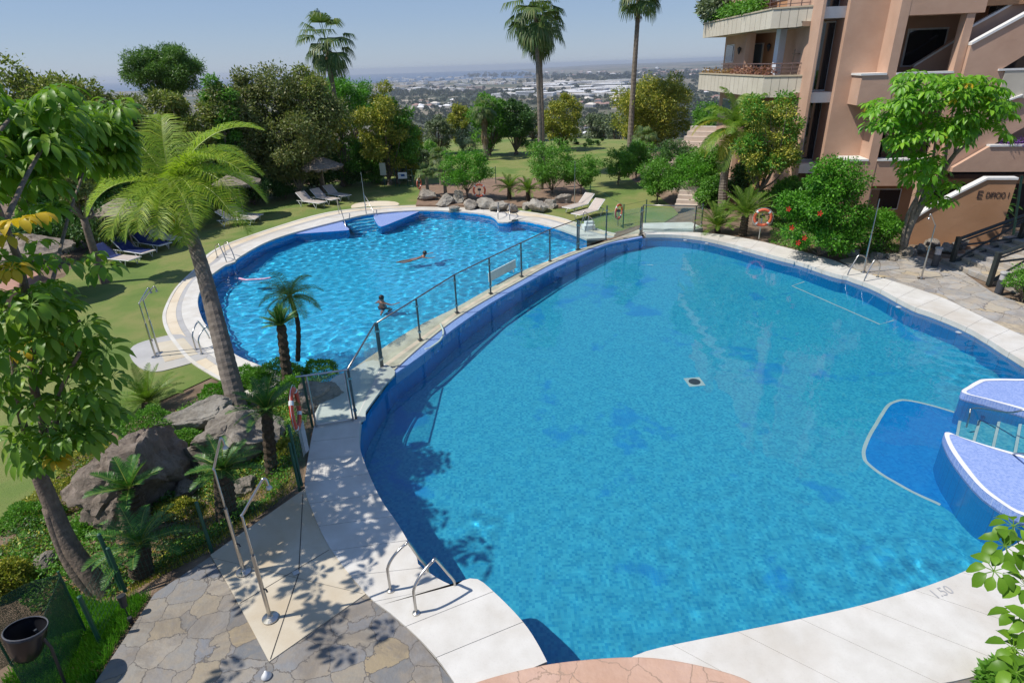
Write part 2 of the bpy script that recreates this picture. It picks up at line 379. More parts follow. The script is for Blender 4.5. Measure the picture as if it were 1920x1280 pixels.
stripe([(1800,776),(1740,758),(1700,750),(1680,752),(1663,763),(1640,800),(1622,835),(1620,855),(1630,872),(1680,905),(1762,946)], .07, F1)
stripe([(1508,528),(1485,536),(1650,608),(1676,600)], .05, F1)
deep = [RW(x, y, F1)[:2] for x, y in [(1800,776),(1740,758),(1700,750),(1680,752),(1663,763),(1640,800),(1622,835),(1620,855),(1630,872),(1680,905),(1762,946),(1850,1000),(1930,900),(1900,800)]]
child(MB().sheet(deep, F1+.003), 'darker_floor_panel', tile_mat('mosaic_panel', (.0, .22, .62), (.01, .31, .70), .05, (.03, .28, .58), vary=.8), pool, recv=True)
dp = RW(1302, 716, F1); dr = child(MB().box((dp[0], dp[1], F1+.01), (.42, .42, .02), .1), 'floor_drain', M_pale, pool, recv=True)
child(MB().lathe([(.15, 0), (.15, .012)], 20, (dp[0], dp[1], F1+.016)), 'drain_grate', pm('drain_dark', (.03, .05, .05)), pool, recv=True)
for (x, y) in [(1280, 455), (1690, 583), (1322, 461), (1398, 478), (1832, 628)]:
    p = G(x, y, -.3); j = min(range(len(ring)), key=lambda i: math.hypot(ring[i][0]-p[0], ring[i][1]-p[1])); q = o1[j]
    child(MB().lathe([(.0, .03), (.05, .03), (.08, 0)], 14, (q[0], q[1], -.30)), 'inlet_cap', M_white, pool, recv=True)
# ledges either side of the entry steps
LA = G2([(1804,735),(1815,724),(1832,714),(1848,710),(1905,710),(1990,716),(2078,772),(2112,822),(2050,806),(1990,790),(1920,768),(1850,748)], .04)
LB = G2([(1771,815),(1779,810),(1800,818),(1850,834),(1900,848),(1960,866),(2050,884),(2112,846),(2098,895),(2040,950),(1985,972),(1920,966),(1870,938),(1830,905),(1787,850)], .04)
for k, L_ in enumerate((LA, LB)):
    S_ = cs(L_, 4); child(MB().wall(S_, F1, .03, True), 'ledge_wall', M_wall, pool, recv=True)
    child(MB().sheet(S_, .032), 'ledge_top', M_lip, pool)
    n = len(S_); m_ = range(n)
    c0 = np.mean(np.array(S_), 0); inn = [tuple(np.array(p)+(c0-np.array(p))/np.linalg.norm(c0-np.array(p))*.09) for p in S_]
    child(MB().ribbon([(p[0], p[1], .040) for p in S_+S_[:1]], [(p[0], p[1], .040) for p in inn+inn[:1]]), 'ledge_edge', M_white, pool)
    child(MB().wall(offset_line(S_+S_[:1], .004) if k < 0 else [tuple(np.array(p)-(c0-np.array(p))/np.linalg.norm(c0-np.array(p))*.006) for p in S_], NW-.07, .0395, True), 'ledge_side', M_lip, pool, recv=True)
for i, (xa, xb) in enumerate([((1797, 790), (1791, 818)), ((1832, 795), (1822, 830)), ((1868, 800), (1858, 842)), ((1908, 806), (1899, 855)), ((1946, 812), (1940, 864))]):
    z = -1.25+i*.27; nxt = [((1832, 795), (1822, 830)), ((1868, 800), (1858, 842)), ((1908, 806), (1899, 855)), ((1946, 812), (1940, 864)), ((2060, 830), (2050, 890))][i]
    A, B = RW(*xa, z), RW(*xb, z); C_, D_ = RW(*nxt[0], z), RW(*nxt[1], z)
    e = (A-B)*.25
    poly = [tuple((A+e)[:2]), tuple((B-e)[:2]), tuple((D_-e)[:2]+[.25, 0]), tuple((C_+e)[:2]+[.25, 0])]
    child(MB().prism(poly, F1, z), 'step', M_stepm, pool, recv=True)
    w = np.array([.065, 0]); child(MB().prism([tuple((A+e)[:2]), tuple((B-e)[:2]), tuple((B-e)[:2]+w), tuple((A+e)[:2]+w)], z+.002, z+.012), 'step_nosing', M_pale, pool, recv=True)
# coping
def lerp(A, B, t): return [tuple(np.array(a)*(1-t)+np.array(b)*t) for a, b in zip(A, B)]
cop_out1 = G2([(590,797),(583,830),(575,880),(572,916),(585,957),(619,1029),(686,1114),(732,1151),(781,1194),(819,1235),(846,1272),(870,1310)])
i0 = NPa.index((677, 788)); cin1 = G2(NPa[i0:NPa.index((1026, 1243))+1])
mb = MB(); slabs(mb, cs(cin1, 3, False), cs(cop_out1, 3, False), 11, 6, -.13, .03); child(mb, 'coping', M_cop, pool); mb = MB()
cin2 = G2([(1150,1262)]+NPb[:8]); cout2 = G2([(1290,1330),(1430,1315),(1600,1300),(1780,1281),(1920,1238),(2090,1170),(2230,1040),(2300,900)])
slabs(mb, cs(cin2, 3, False), cs(cout2, 3, False), 11, 5, -.13, .03)
cin3 = G2([(2080,890),(2110,820),(2060,760),(1990,715)]+NPc); cout3 = G2([(2300,900),(2200,800),(2080,700),(1920,632),(1830,590),(1773,562),(1719,543),(1653,522),(1605,508),(1565,490),(1500,472),(1460,462),(1423,453),(1368,443),(1324,438),(1290,436),(1250,434),(1205,433)])
slabs(mb, cs(cin3, 3, False), cs(cout3, 3, False), 26, 5, -.13, .03)
child(mb, 'coping', M_cop, pool)
mb = MB()
for a_, b_2 in ((cin1, cop_out1), (cin2, cout2), (cin3, cout3)):
    a = resample(cs(a_, 3, False), 60); b = resample(cs(b_2, 3, False), 60); a = lerp(a, b, .05); mb.ribbon([(p[0], p[1], .012) for p in a], [(p[0], p[1], .012) for p in b])
child(mb, 'coping_bedding', M_dark, pool)
# white step behind the far end of the coping, under the glass fence
mb = MB().prism(G2([(1204,432),(1202,423),(1296,421),(1318,432),(1300,436),(1250,434)]), -.5, .12); child(mb, 'end_step', M_cop, pool, bevel=.02)
# depth figure painted on the coping
def letters(txt, size, m, nm='lettering', ex=.004):
    f = bpy.data.curves.new(nm, 'FONT'); f.body = txt; f.size = size; f.extrude = ex; t = bpy.data.objects.new(nm+'_tmp', f); COL.objects.link(t); bpy.context.view_layer.update()
    dg = bpy.context.evaluated_depsgraph_get(); me = bpy.data.meshes.new_from_object(t.evaluated_get(dg)); bpy.data.objects.remove(t); me.materials.clear(); me.materials.append(m)
    o = bpy.data.objects.new(nm, me); COL.objects.link(o); return o
fo = letters('1.50', .2, pm('grey_paint', (.3, .3, .31), (.42, .41, .4)), 'depth_mark', .0008)
pA, pB = G(1755, 1122, .032), G(1810, 1104, .032); fo.location = (pA[0], pA[1], .0335); fo.rotation_euler = (0, 0, math.atan2(pB[1]-pA[1], pB[0]-pA[0]))
fo.parent = pool; fo.matrix_parent_inverse = Matrix.Translation(-pool.location)
# ------------------------------------------------------------------ walkway between the pools
weir = empty('weir_walkway', (0, 18, 0), 0, 'curved stone walkway and tiled overflow wall dividing the two pools', 'walkway')
pl = G2([(604,750),(622,712),(650,697),(697,664),(778,612),(852,576),(918,539),(973,509),(1032,486),(1079,468),(1150,447),(1202,427)])
pr = G2([(712,732),(735,694),(790,642),(858,590),(921,553),(979,521),(1032,492),(1085,471),(1145,452),(1203,440)])
inner = G2([(677,788),(690,762),(712,732),(741,697),(795,659),(833,627),(862,605),(916,568),(972,536),(1029,505),(1081,481),(1136,457),(1179,448),(1205,443)])
A = resample(cs(pl, 4, False), 60); B = resample(cs(pr, 4, False), 60); I = resample(cs(inner[3:], 4, False), 60)
mb = MB(); mb.prism(A+B[::-1], -.7, -.03); child(mb, 'path_slabs', M_path, weir)
B2 = resample(cs(G2([(735,694),(790,642),(858,590),(921,553),(979,521),(1032,492),(1085,471),(1145,452),(1203,440)]), 4, False), 60)
mb = MB(); mb.prism(B2+I[::-1], -.6, -.045); child(mb, 'overflow_lip', M_lip, weir)
mb = MB(); c1 = [np.array(b)*.93+np.array(i)*.07 for b, i in zip(B2, I)]; g1 = [np.array(b)*.78+np.array(i)*.22 for b, i in zip(B2, I)]
mb.prism([tuple(p) for p in B2]+[tuple(p) for p in g1[::-1]], -.05, -.01); child(mb, 'drain_kerb', M_bge2, weir)
white = G2([(590,797),(604,750),(622,712),(655,696),(700,676),(741,697),(722,722),(700,752),(686,772),(677,790)])
child(MB().prism(cs(white, 3), -.028, .022), 'landing_slab', stone('landing_stone', (.5, .48, .43), (.62, .6, .55), (.36, .32, .26)), weir)
# ------------------------------------------------------------------ paving and slabs
def struct(mb, name, m, label=None, **k):
    o = mb.build(name, m, None, **k); return tag(o, label, kind='structure')
struct(MB().prism(G2([(572,917),(585,957),(619,1029),(686,1114),(505,1241),(470,1175),(435,1110),(395,1041)]), -.1, .018), 'shower_floor', M_beige, 'beige shower slab beside the pool')
mb = MB(); sp_ = lambda a, b, w=.006: mb.ribbon([tuple(G(*a, .022)-np.array([w, 0, 0])), tuple(G(*b, .022)-np.array([w, 0, 0]))], [tuple(G(*a, .022)+np.array([w, 0, 0])), tuple(G(*b, .022)+np.array([w, 0, 0]))])
for a, b in (((568,925),(560,1075)), ((398,1045),(680,1112)), ((450,1130),(617,1030)), ((560,1075),(507,1235))): sp_(a, b)
o = mb.build('drain_seam', M_dark); tag(o, kind='structure')
struct(MB().sheet(G2([(395,1043),(290,1112),(170,1292),(60,1500),(1000,1700),(2600,1600),(2600,1000),(2300,900),(2230,1040),(2090,1170),(1920,1238),(1780,1281),(1600,1300),(1430,1315),(1290,1330),(870,1310),(846,1272),(781,1194),(732,1151),(686,1114),(505,1241),(470,1175),(435,1110)]), .004), 'paving', M_flag, 'grey and ochre crazy paving in the foreground')
struct(MB().sheet(G2([(1573,488),(1620,478),(1690,474),(1740,484),(1790,500),(1860,548),(1905,565),(1960,580),(2300,640),(2600,800),(2300,900),(2200,800),(2080,700),(1920,632),(1830,590),(1773,562),(1719,543),(1653,522),(1605,508)]), .006), 'paving', M_flag2, 'pale crazy paving by the far right steps')
arc = G2([(868,1285),(940,1263),(1030,1243),(1120,1233),(1200,1230),(1262,1236),(1330,1250),(1390,1268),(1432,1292)], .07)
struct(MB().prism(cs(arc, 4, False)+[(3.3, 3.2), (-.6, 3.2)], -.3, .07), 'terrace', flag_mat('terracotta_flags', .5, 1, ((.5, .28, .18), (.62, .39, .28))), 'rounded terracotta paved terrace edge at the bottom', bevel=.02)
# ------------------------------------------------------------------ lower pool
pool2 = empty('swimming_pool', (-3, 24, LZ), 0, 'lower pool with rippled bright water beyond the glass fence', 'pool')
child(MB().sheet(LPS, F2), 'basin_floor', M_floor2, pool2, recv=True)
child(MB().wall(LPS, F2, LZ-.04, True), 'basin_wall', M_wall, pool2, recv=True)
ctr = np.mean(np.array(LPS), 0)
lin = cs(G2(LPa+[(520,697),(556,708)], LZ), 4, False); lout = cs(G2([(1200,444),(1150,438),(1083,419),(1043,407),(969,395),(877,386),(767,386),(657,393),(584,406),(473,441),(400,470),(366,504),(329,541),(309,578),(305,600),(312,623),(330,650),(356,679),(400,707),(450,733),(490,748),(530,756)], LZ), 4, False)
def lerp(A, B, t): return [tuple(np.array(a)*(1-t)+np.array(b)*t) for a, b in zip(A, B)]
n_ = 40*4+1; Ai = resample(lin, n_); Ao = resample(lout, n_)
for nm, m_, t0, t1, z in (('coping', M_cop, 0, .48, .03), ('grey_ring', M_greyb, .485, .63, .024), ('beige_ring', M_bge2, .635, .9, .024), ('outer_kerb', M_cop, .905, 1, .035)):
    mb = MB(); slabs(mb, lerp(Ai, Ao, t0), lerp(Ai, Ao, t1), 40, 4, LZ-.06, LZ+z); child(mb, nm, m_, pool2)
mb = MB(); mb.ribbon([(p[0], p[1], LZ+.012) for p in lerp(Ai, Ao, .04)], [(p[0], p[1], LZ+.012) for p in Ao]); child(mb, 'coping_bedding', M_greyb, pool2)
for L_ in (G2([(540,441),(551,437),(600,424),(636,414),(648,425),(655,432),(640,434),(600,437)], LZ-.1), G2([(702,402),(740,396),(790,394),(770,405),(740,417),(725,423),(710,425)], LZ-.1)):
    S_ = cs(L_, 3); child(MB().prism(S_, F2, LW+.06), 'ledge', M_wall, pool2, recv=True); child(MB().sheet(S_, LW+.064), 'ledge_top', M_lip, pool2)
for i in range(5):
    z = LW-.18-i*.24; a, b = RW(640+i*5, 409+i*5.4, z, LW), RW(702+i*4, 401+i*5, z, LW); c, d = RW(646+i*5, 416+i*5.4, z, LW), RW(706+i*4, 408+i*5, z, LW)
    child(MB().prism([a[:2], b[:2], d[:2]-[0, .15], c[:2]-[0, .15]], F2, z), 'step', M_floor2, pool2, recv=True)
    child(MB().prism([d[:2], c[:2], c[:2]-[0, .08], d[:2]-[0, .08]], z+.004, z+.01), 'step_nosing', M_pale, pool2, recv=True)
for (x, y) in ((1098, 470), (1110, 458)): pass
tag(MB().prism(cs(G2([(375,655),(340,628),(285,637),(250,650),(244,668),(262,690),(292,698),(330,690),(370,678),(390,668)], LZ), 3), LZ-.05, LZ+.028).build('stone_slab', M_greyb), 'rounded grey stone slab under the shower poles on the lawn', 'slab')
tag(MB().prism(G2([(345,635),(372,665),(310,680),(292,645)], LZ), LZ+.02, LZ+.034).build('shower_tray', M_beige), 'beige square tray set in the rounded grey slab', 'slab')
tag(MB().prism(cs(G2([(660,391),(690,388),(745,386),(740,379),(700,378),(665,383)], LZ), 3), LZ-.05, LZ+.03).build('stepping_slab', M_bge2), 'beige slab on the grass behind the far steps', 'slab')
# ------------------------------------------------------------------ lawns
lawn1 = G2([(1300,372),(1330,330),(1250,300),(1190,292),(1190,262),(800,256),(640,330),(560,350),(480,380),(400,400),(250,440),(160,470),(120,520),(-260,600),(-500,900),(-60,1000),(60,925),(140,850),(225,800),(300,755),(380,712),(440,728)], LZ) + lout[::-1][4:]
lw = [tuple(p) for p in G2([(1300,385),(1262,345),(1210,318),(1180,300),(1185,262),(960,258),(800,262),(740,330),(520,352),(440,385),(330,430),(170,462),(120,520),(-200,600),(-500,800),(-500,1080),(-60,1030),(40,975),(95,905),(150,850),(225,800),(300,752),(395,708),(430,722)], LZ)]
lo2 = [tuple(p) for p in resample(lout, 50)][::-1]
struct(MB().sheet([p for p in lw]+[p for p in lo2[1:]], LZ+.006), 'lawn', M_lawn, 'mown lawn around the lower pool')
# ------------------------------------------------------------------ water
def water(name, poly, z, step, amp, wl, label, seed):
    P = np.array(poly); x0, y0 = P.min(0)-.4; x1, y1 = P.max(0)+.4
    xs = np.arange(x0, x1+step, step); ys = np.arange(y0, y1+step, step); X, Y = np.meshgrid(xs, ys)
    rg = np.random.default_rng(seed); Z = np.zeros_like(X)
    for i in range(34):
        a = rg.uniform(0, 2*math.pi); L = wl*rg.uniform(.45, 1.9); k = 2*math.pi/L
        Z += amp*(L/wl)**1.25*np.sin(k*(X*math.cos(a)+Y*math.sin(a))+rg.uniform(0, 6.28)+.7*np.sin(.6*k*(Y*math.cos(a)-X*math.sin(a))+i))
    mod = .75+.35*np.sin(X*.35+1)*np.cos(Y*.28)
    if name == 'upper':
        mod = .13+0*X
        for (px, py, s, g) in ((835, 920, .4, 1.3), (1800, 1050, .7, 1.4), (1660, 1020, .9, .5), (1860, 690, 1.4, .8), (1100, 1150, 3, .2), (1500, 1100, 3, .25)):
            q = G(px, py, NW); mod += g*np.exp(-((X-q[0])**2+(Y-q[1])**2)/(s*s))
    Z = Z*mod/3 + z
    ny, nx = X.shape; cx = (X[:-1, :-1]+step/2).ravel(); cy = (Y[:-1, :-1]+step/2).ravel()
    keep = inside(cx, cy, poly) | (pdist(cx, cy, poly) < .2)
    i = np.arange(ny*nx).reshape(ny, nx); F = np.stack([i[:-1, :-1].ravel(), i[:-1, 1:].ravel(), i[1:, 1:].ravel(), i[1:, :-1].ravel()], 1)[keep]
    u, inv = np.unique(F, return_inverse=True); V = np.stack([X.ravel(), Y.ravel(), Z.ravel()], 1)[u]
    o = npmesh('water', V, inv.reshape(F.shape), M_water, smooth=True); o.cycles.is_caustics_caster = True
    return tag(o, label, kind='structure')
tw = NT('pool_water'); tw.set(Roughness=0.0, IOR=1.333); tw.p.inputs['Transmission Weight'].default_value = 1; tw.col((.93, .98, 1.0)); M_water = tw.m
water('upper', NPS, NW, .07, .002, .42, 'smooth clear water of the upper pool', 3)
water('lower', LPS, LW, .05, .0033, .34, 'rippled water of the lower pool', 5)
# ------------------------------------------------------------------ object materials
M_steel = pm('brushed_steel', (.55, .53, .5), (.45, .43, .4), .28, 1.0, 8)
M_post = pm('fence_post_metal', (.19, .19, .18), (.13, .13, .12), .4, .8, 6)
M_rail = pm('fence_rail_metal', (.33, .31, .28), (.24, .22, .2), .3, .9, 6)
def glass_mat():
    t = NT('fence_glass'); tr = t.node('ShaderNodeBsdfTransparent'); tr.inputs[0].default_value = (.9, .965, .95, 1)
    gl = t.node('ShaderNodeBsdfGlossy', Roughness=.02); gl.inputs[0].default_value = (1, 1, 1, 1)
    df = t.node('ShaderNodeBsdfDiffuse'); df.inputs[0].default_value = (.55, .62, .62, 1)
    lw = t.node('ShaderNodeLayerWeight', Blend=.5); frr = t.ramp(lw.outputs['Facing'], [(.45, (.02, .02, .02)), (.75, (.06, .06, .06)), (1, (.6, .6, .6))]); a = t.node('ShaderNodeMixShader'); b = t.node('ShaderNodeMixShader')
    t.L(t.ramp(t.noise(1.3, 4), [(.35, (.03, .03, .03)), (.7, (.11, .11, .11))]), a.inputs[0]); t.L(tr.outputs[0], a.inputs[1]); t.L(df.outputs[0], a.inputs[2])
    t.L(frr, b.inputs[0]); t.L(a.outputs[0], b.inputs[1]); t.L(gl.outputs[0], b.inputs[2]); t.L(b.outputs[0], t.out.inputs[0]); return t.m
M_glass = glass_mat()
M_green = pm('green_fence_paint', (.02, .10, .06), (.015, .07, .045), .45)
M_red = pm('life_ring_red', (.72, .085, .03), (.6, .06, .02), .4); M_redpale = pm('life_ring_coral', (.78, .16, .07), (.7, .12, .05), .45)
M_wht = pm('white_plastic', (.8, .8, .78), (.72, .72, .7), .4)
M_blk = pm('black_metal', (.02, .022, .024), (.03, .032, .035), .45)
# ------------------------------------------------------------------ glass fence
def gpost(P, h, parent):
    mb = MB().box((P[0], P[1], P[2]+h/2), (.045, .045, h), .5); mb.box((P[0], P[1], P[2]+.012), (.12, .12, .024), .5)
    o = child(mb, 'post', M_post, parent, bevel=.004)
    for z in (.25, h-.2): child(MB().box((P[0], P[1], P[2]+z), (.075, .075, .05), .5), 'clamp', M_steel, parent)
def gfence(name, posts, hs, label, rail=True, z0=-.01):
    P = [G(x, y, z0) for x, y in posts]; hs = hs if hasattr(hs, '__len__') else [hs]*len(P)
    f = empty(name, P[0], 0, label, 'fence', 'glass fences along the pools')
    for p, h in zip(P, hs): gpost(p, h, f)
    for i in range(len(P)-1):
        a, b = P[i], P[i+1]; d = (b-a)[:2]; L = np.linalg.norm(d); d /= L; n = np.array([-d[1], d[0]])*.005; a2, b2 = a[:2]+d*.05, b[:2]-d*.05
        h = min(hs[i], hs[i+1])-.04
        child(MB().prism([a2-n, b2-n, b2+n, a2+n], z0+.06, z0+h), 'glass_panel', M_glass, f)
    if rail: child(MB().tube([p+[0, 0, h+.012] for p, h in zip(P, hs)], .021, 8), 'handrail', M_rail, f, smooth=True)
    return f
gfence('glass_fence', [(668,787),(715,690)], 1.22, 'short angled glass fence bay running back from the gate')
gfence('glass_fence', [(718,688),(788,637),(857,586),(920,550),(978,518),(1031,489),(1082,468)], 1.2, 'long curved glass fence with steel handrail on the walkway between the pools')
gfence('glass_fence', [(1085,467),(1136,450),(1200,440)], [1.15, 1.45, 1.2], 'glass fence bays without handrail at the far end of the walkway', rail=False)
gfence('glass_fence', [(1203,437),(1301,437),(1314,431)], [1.2, 1.15, 1.15], 'glass fence on the white step at the far corner of the upper pool')
gA, gB = G(593,800,.02), G(667,788,.02); gt = empty('pool_gate', gA, 0, 'glazed steel framed pool gate standing between the green fence and the glass fence', 'gate')
d_ = (gB-gA)/np.linalg.norm(gB-gA)
for nm, a, b, r in (('frame_post', gA, gA+[0, 0, 1.22], .024), ('frame_post', gB-d_*.05, gB-d_*.05+[0, 0, 1.2], .02), ('bottom_rail', gA+[0, 0, .05], gB-d_*.07+[0, 0, .05], .018), ('top_rail', gA-d_*.2+[0, 0, 1.22], gB+[0, 0, 1.22], .022)):
    child(MB().tube([a, b], r, 8), nm, M_steel, gt)
n_ = np.array([-d_[1], d_[0], 0])*.004; a, b = gA+d_*.04, gB-d_*.09
child(MB().prism([a-n_, b-n_, b+n_, a+n_], .1, 1.18), 'glass_panel', M_glass, gt)
child(MB().tube([gB-d_*.1+[0, .0, .95], gB-d_*.1+[0, -.06, .95], gB-d_*.2+[0, -.06, .95]], .008, 6), 'latch', M_steel, gt)
# ------------------------------------------------------------------ green mesh fence
def mesh_fence(pts, h, label, z=None, sp=.055, hh=None, wires=True, r=.0022, net=False):
    P = [np.array([p[0], p[1], (h1(p[0], p[1]) if z is None else z)]) for p in pts]
    f = empty('mesh_fence', P[0], 0, label, 'fence')
    for p in P: child(MB().lathe([(.027, 0), (.027, h+.04), (.0, h+.06)], 10, p), 'post', M_green, f)
    mb = MB()
    for a, b in zip(P, P[1:]):
        L = np.linalg.norm(b-a); n = int(L/sp)
        for i in range(n+1):
            q = a+(b-a)*i/n; mb.tube([q+[0, 0, .04], q+[0, 0, h]], r, 3, False)
        m = int(h/(sp*1.8))
        for k in range(m+1): mb.tube([a+[0, 0, .05+k*(h-.05)/m], b+[0, 0, .05+k*(h-.05)/m]], r, 3, False)
    child(mb, 'wire_mesh', M_green, f)
    return f
A1, A2, A3 = G(568,918)[:2], G(236,1108)[:2], G(398,1040)[:2]
mesh_fence([G(586,800)[:2], G(566,910)[:2]], 1.25, 'green wire mesh fence bay between the gate and the shower slab', 0)
mesh_fence([G(562,918,-.05)[:2], G(398,1036,-.05)[:2], G(228,1104,-.1)[:2]], 1.0, 'green wire mesh fence between the rocks and the shower slab', -.08)
sc_a, sc_b = G(195,1270,-.05), G(20,1400,-.05); scr = mesh_fence([G(236,1110,-.1)[:2], G(186,1200,-.05)[:2]], .8, 'low green wire mesh fence beside the paving at bottom left', -.08)
def net_mat():
    t = NT('green_netting'); tr = t.node('ShaderNodeBsdfTransparent'); ms = t.node('ShaderNodeMixShader')
    w = t.node('ShaderNodeTexVoronoi', Scale=60, feature='DISTANCE_TO_EDGE'); t.L(t.tc.outputs['Object'], w.inputs['Vector'])
    t.L(t.ramp(w.outputs['Distance'], [(.06, (.75, .75, .75)), (.16, (.16, .16, .16))]), ms.inputs[0]); t.col((.015, .07, .045)); t.L(tr.outputs[0], ms.inputs[1]); t.L(t.p.outputs[0], ms.inputs[2]); t.L(ms.outputs[0], t.out.inputs[0]); return t.m
q0, q1, q2 = G(112,1078,.75), G(-60,1155,.75), G(190,1290,-.05)
scn = empty('netting_screen', (q0[0], q0[1], -.1), 0, 'dark green shade netting panel behind the black bin', 'screen')
ln = [(q0[0], q0[1]), (q0[0]-.35, q0[1]-.12), (q1[0], q1[1]), (q1[0]-.8, q1[1]-.4)]; ln = resample(ln, 14)
child(MB().prism([(x, y-.004*math.sin(i*1.3)) for i, (x, y) in enumerate(ln)]+[(x, y+.006) for x, y in ln[::-1]], -.25, .76), 'netting', net_mat(), scn)
ln2 = resample([(q0[0], q0[1]), (q0[0]+.25, q0[1]-.7), (q0[0]+.3, q0[1]-1.3)], 9)
child(MB().prism([(x-.003, y) for x, y in ln2]+[(x+.003, y) for x, y in ln2[::-1]], -.25, .74), 'netting', net_mat(), scn)
for p in (ln[0], ln[6], ln[-1]): child(MB().tube([(p[0], p[1], -.3), (p[0], p[1], .82)], .015, 6), 'stake', M_green, scn)
# ------------------------------------------------------------------ ladders
def ladder(bA, bB, eA, eB, z, zw, label, h=.72, steps=3, depth=.85):
    A, B, EA, EB = G(*bA, z), G(*bB, z), G(*eA, z), G(*eB, z)
    o = empty('pool_ladder', (A+B)/2, 0, label, 'ladder', 'steel pool ladders')
    for b, e in ((A, EA), (B, EB)):
        d = (e-b); L = np.linalg.norm(d); d = d/L
        pts = [b, b+[0, 0, h*.55]]
        for k in range(1, 8):
            w = math.pi*k/8; pts.append(b+d*(L*.5*(1-math.cos(w))*.62)+np.array([0, 0, h*.55+h*.45*math.sin(w*.62+.0)*1.0]))
        pts += [e-d*.12+[0, 0, h*.52], e-d*.01+[0, 0, .12], e+[0, 0, -.05], e+[0, 0, -depth]]
        pts = smooth_line(pts, 3)
        child(MB().tube(pts, .021, 8), 'rail', M_steel, o, smooth=True, recv=True)
        child(MB().lathe([(.055, 0), (.05, .02), (.025, .03)], 14, b+[0, 0, .03]), 'flange', M_steel, o)
    for k in range(steps):
        zz = z-.28-k*.26; d = (EB-EA); n = np.array([-d[1], d[0], 0])/np.linalg.norm(d)*.045
        child(MB().prism([EA+n, EB+n, EB-n, EA-n], zz-.015, zz+.01), 'tread', M_steel, o, recv=True)
    return o
ladder((733,1110),(781,1152),(803,1073),(853,1099), 0, NW, 'near steel pool ladder on the white coping beside the showers')
ladder((1620,511),(1645,521),(1589,518),(1620,529), 0, NW, 'steel pool ladder on the far right edge of the upper pool', .68)
ladder((368,657),(379,665),(393,636),(412,648), LZ, LW, 'steel pool ladder near the leaning palm trunk at the lower pool')
ladder((408,484),(424,479),(425,493),(441,489), LZ, LW, 'steel pool ladder at the left notch of the lower pool')
ladder((936,399),(955,400),(934,412),(956,414), LZ, LW, 'steel pool ladder at the far notch of the lower pool below the rocks')
ladder((1104,424),(1112,433),(1088,426),(1097,437), LZ, LW, 'steel pool ladder at the right end of the lower pool behind the glass')
for (a, b), lb in ((((636,388),(650,430)), 'left steel handrail of the far entry steps'), (((686,381),(705,409)), 'right steel handrail of the far entry steps')):
    P, Q = G(a[0], a[1]+14, LZ), G(*b, LW); hr = empty('step_handrail', P, 0, lb, 'handrail')
    child(MB().tube(smooth_line([P, P+[0, 0, .75], P+(Q-P)*.15+[0, 0, .85], P+(Q-P)*.8+[0, 0, .3], Q+[0, 0, -.3]], 4), .02, 8), 'rail', M_steel, hr, smooth=True, recv=True)
hr = empty('step_handrail', G(1890,775,.03), 0, 'thin steel handrail over the submerged steps at the right edge', 'handrail')
pts = [RW(1812,800,-.9), RW(1818,778,-.3), G(1826,765,-.1), G(1890,773,.35), G(1925,768,.55), G(1960,775,.5), G(1965,778,0)]
child(MB().tube(smooth_line(pts, 5), .018, 8), 'rail', M_steel, hr, smooth=True, recv=True)
hr = empty('step_handrail', G(1900,850,.03), 0, 'lower steel handrail end beside the near ledge at the right edge', 'handrail')
child(MB().tube(smooth_line([RW(1898,852,-.5), G(1900,851,.05), G(1930,852,.4), G(1990,862,.6), G(2000,870,.0)], 5), .018, 8), 'rail', M_steel, hr, smooth=True, recv=True)
# ------------------------------------------------------------------ showers
def shower(b, z, h, lean, label, taps=1, disc=True, bend=True):
    P = G(*b, z); o = empty('garden_shower', P, 0, label, 'shower'); L = np.array(lean, float)
    if disc: child(MB().lathe([(.11, 0), (.11, .012), (.04, .03), (.03, .05)], 20, P), 'base_disc', M_steel, o)
    child(MB().tube([P, P+[0, 0, h*.52]], .027, 10), 'lower_pole', M_steel, o)
    if bend:
        pts = [P+[0, 0, h*.5], P+[0, 0, h*.8], P+L*.06+[0, 0, h*.83], P+L*.8+[0, 0, h*.98], P+L*.93+[0, 0, h], P+L+[0, 0, h*.985], P+L*1.02+[0, 0, h*.94]]
        child(MB().tube(smooth_line(pts, 3), .018, 8), 'upper_pipe', M_steel, o, smooth=True)
        e = P+L*1.02+[0, 0, h*.94]; child(MB().lathe([(.03, -.035), (.042, -.03), (.03, 0), (.015, .02)], 12, e), 'shower_head', M_steel, o)
    else: child(MB().tube([P+[0, 0, h*.5], P+[0, 0, h]], .016, 8), 'upper_pipe', M_steel, o)
    for k in range(taps): child(MB().tube([P+[0, 0, .55+.3*k], P+[.06, -.02, .55+.3*k], P+[.08, -.04, .52+.3*k]], .012, 6), 'tap', M_blk, o)
    return o
shower((507,1158), .03, 2.18, (.30, .22, 0), 'front steel shower pole on the beige slab, nearer the camera')
shower((457,1071), .03, 2.3, (.16, .12, 0), 'rear steel shower pole on the beige slab, by the mesh fence')
shower((1618,511), .01, 2.5, (0, 0, 0), 'tall straight shower pole behind the right ladder', 1, True, False)
shower((1727,522), .01, 2.15, (-.3, -.05, 0), 'bent steel shower on the pale paving by the black railing')
shower((292,669), LZ+.02, 2.0, (.25, .25, 0), 'front shower pole on the rounded base in the lawn')
shower((299,662), LZ+.02, 2.0, (.38, .1, 0), 'rear shower pole on the rounded base in the lawn', 0)
shower((687,402), LZ, 2.3, (0, 0, 0), 'distant shower pole behind the far entry steps', 1, True, False)
shower((1077,394), LZ, 2.6, (0, 0, 0), 'pale pole beside the palms at the right of the lower pool', 0, False, False)
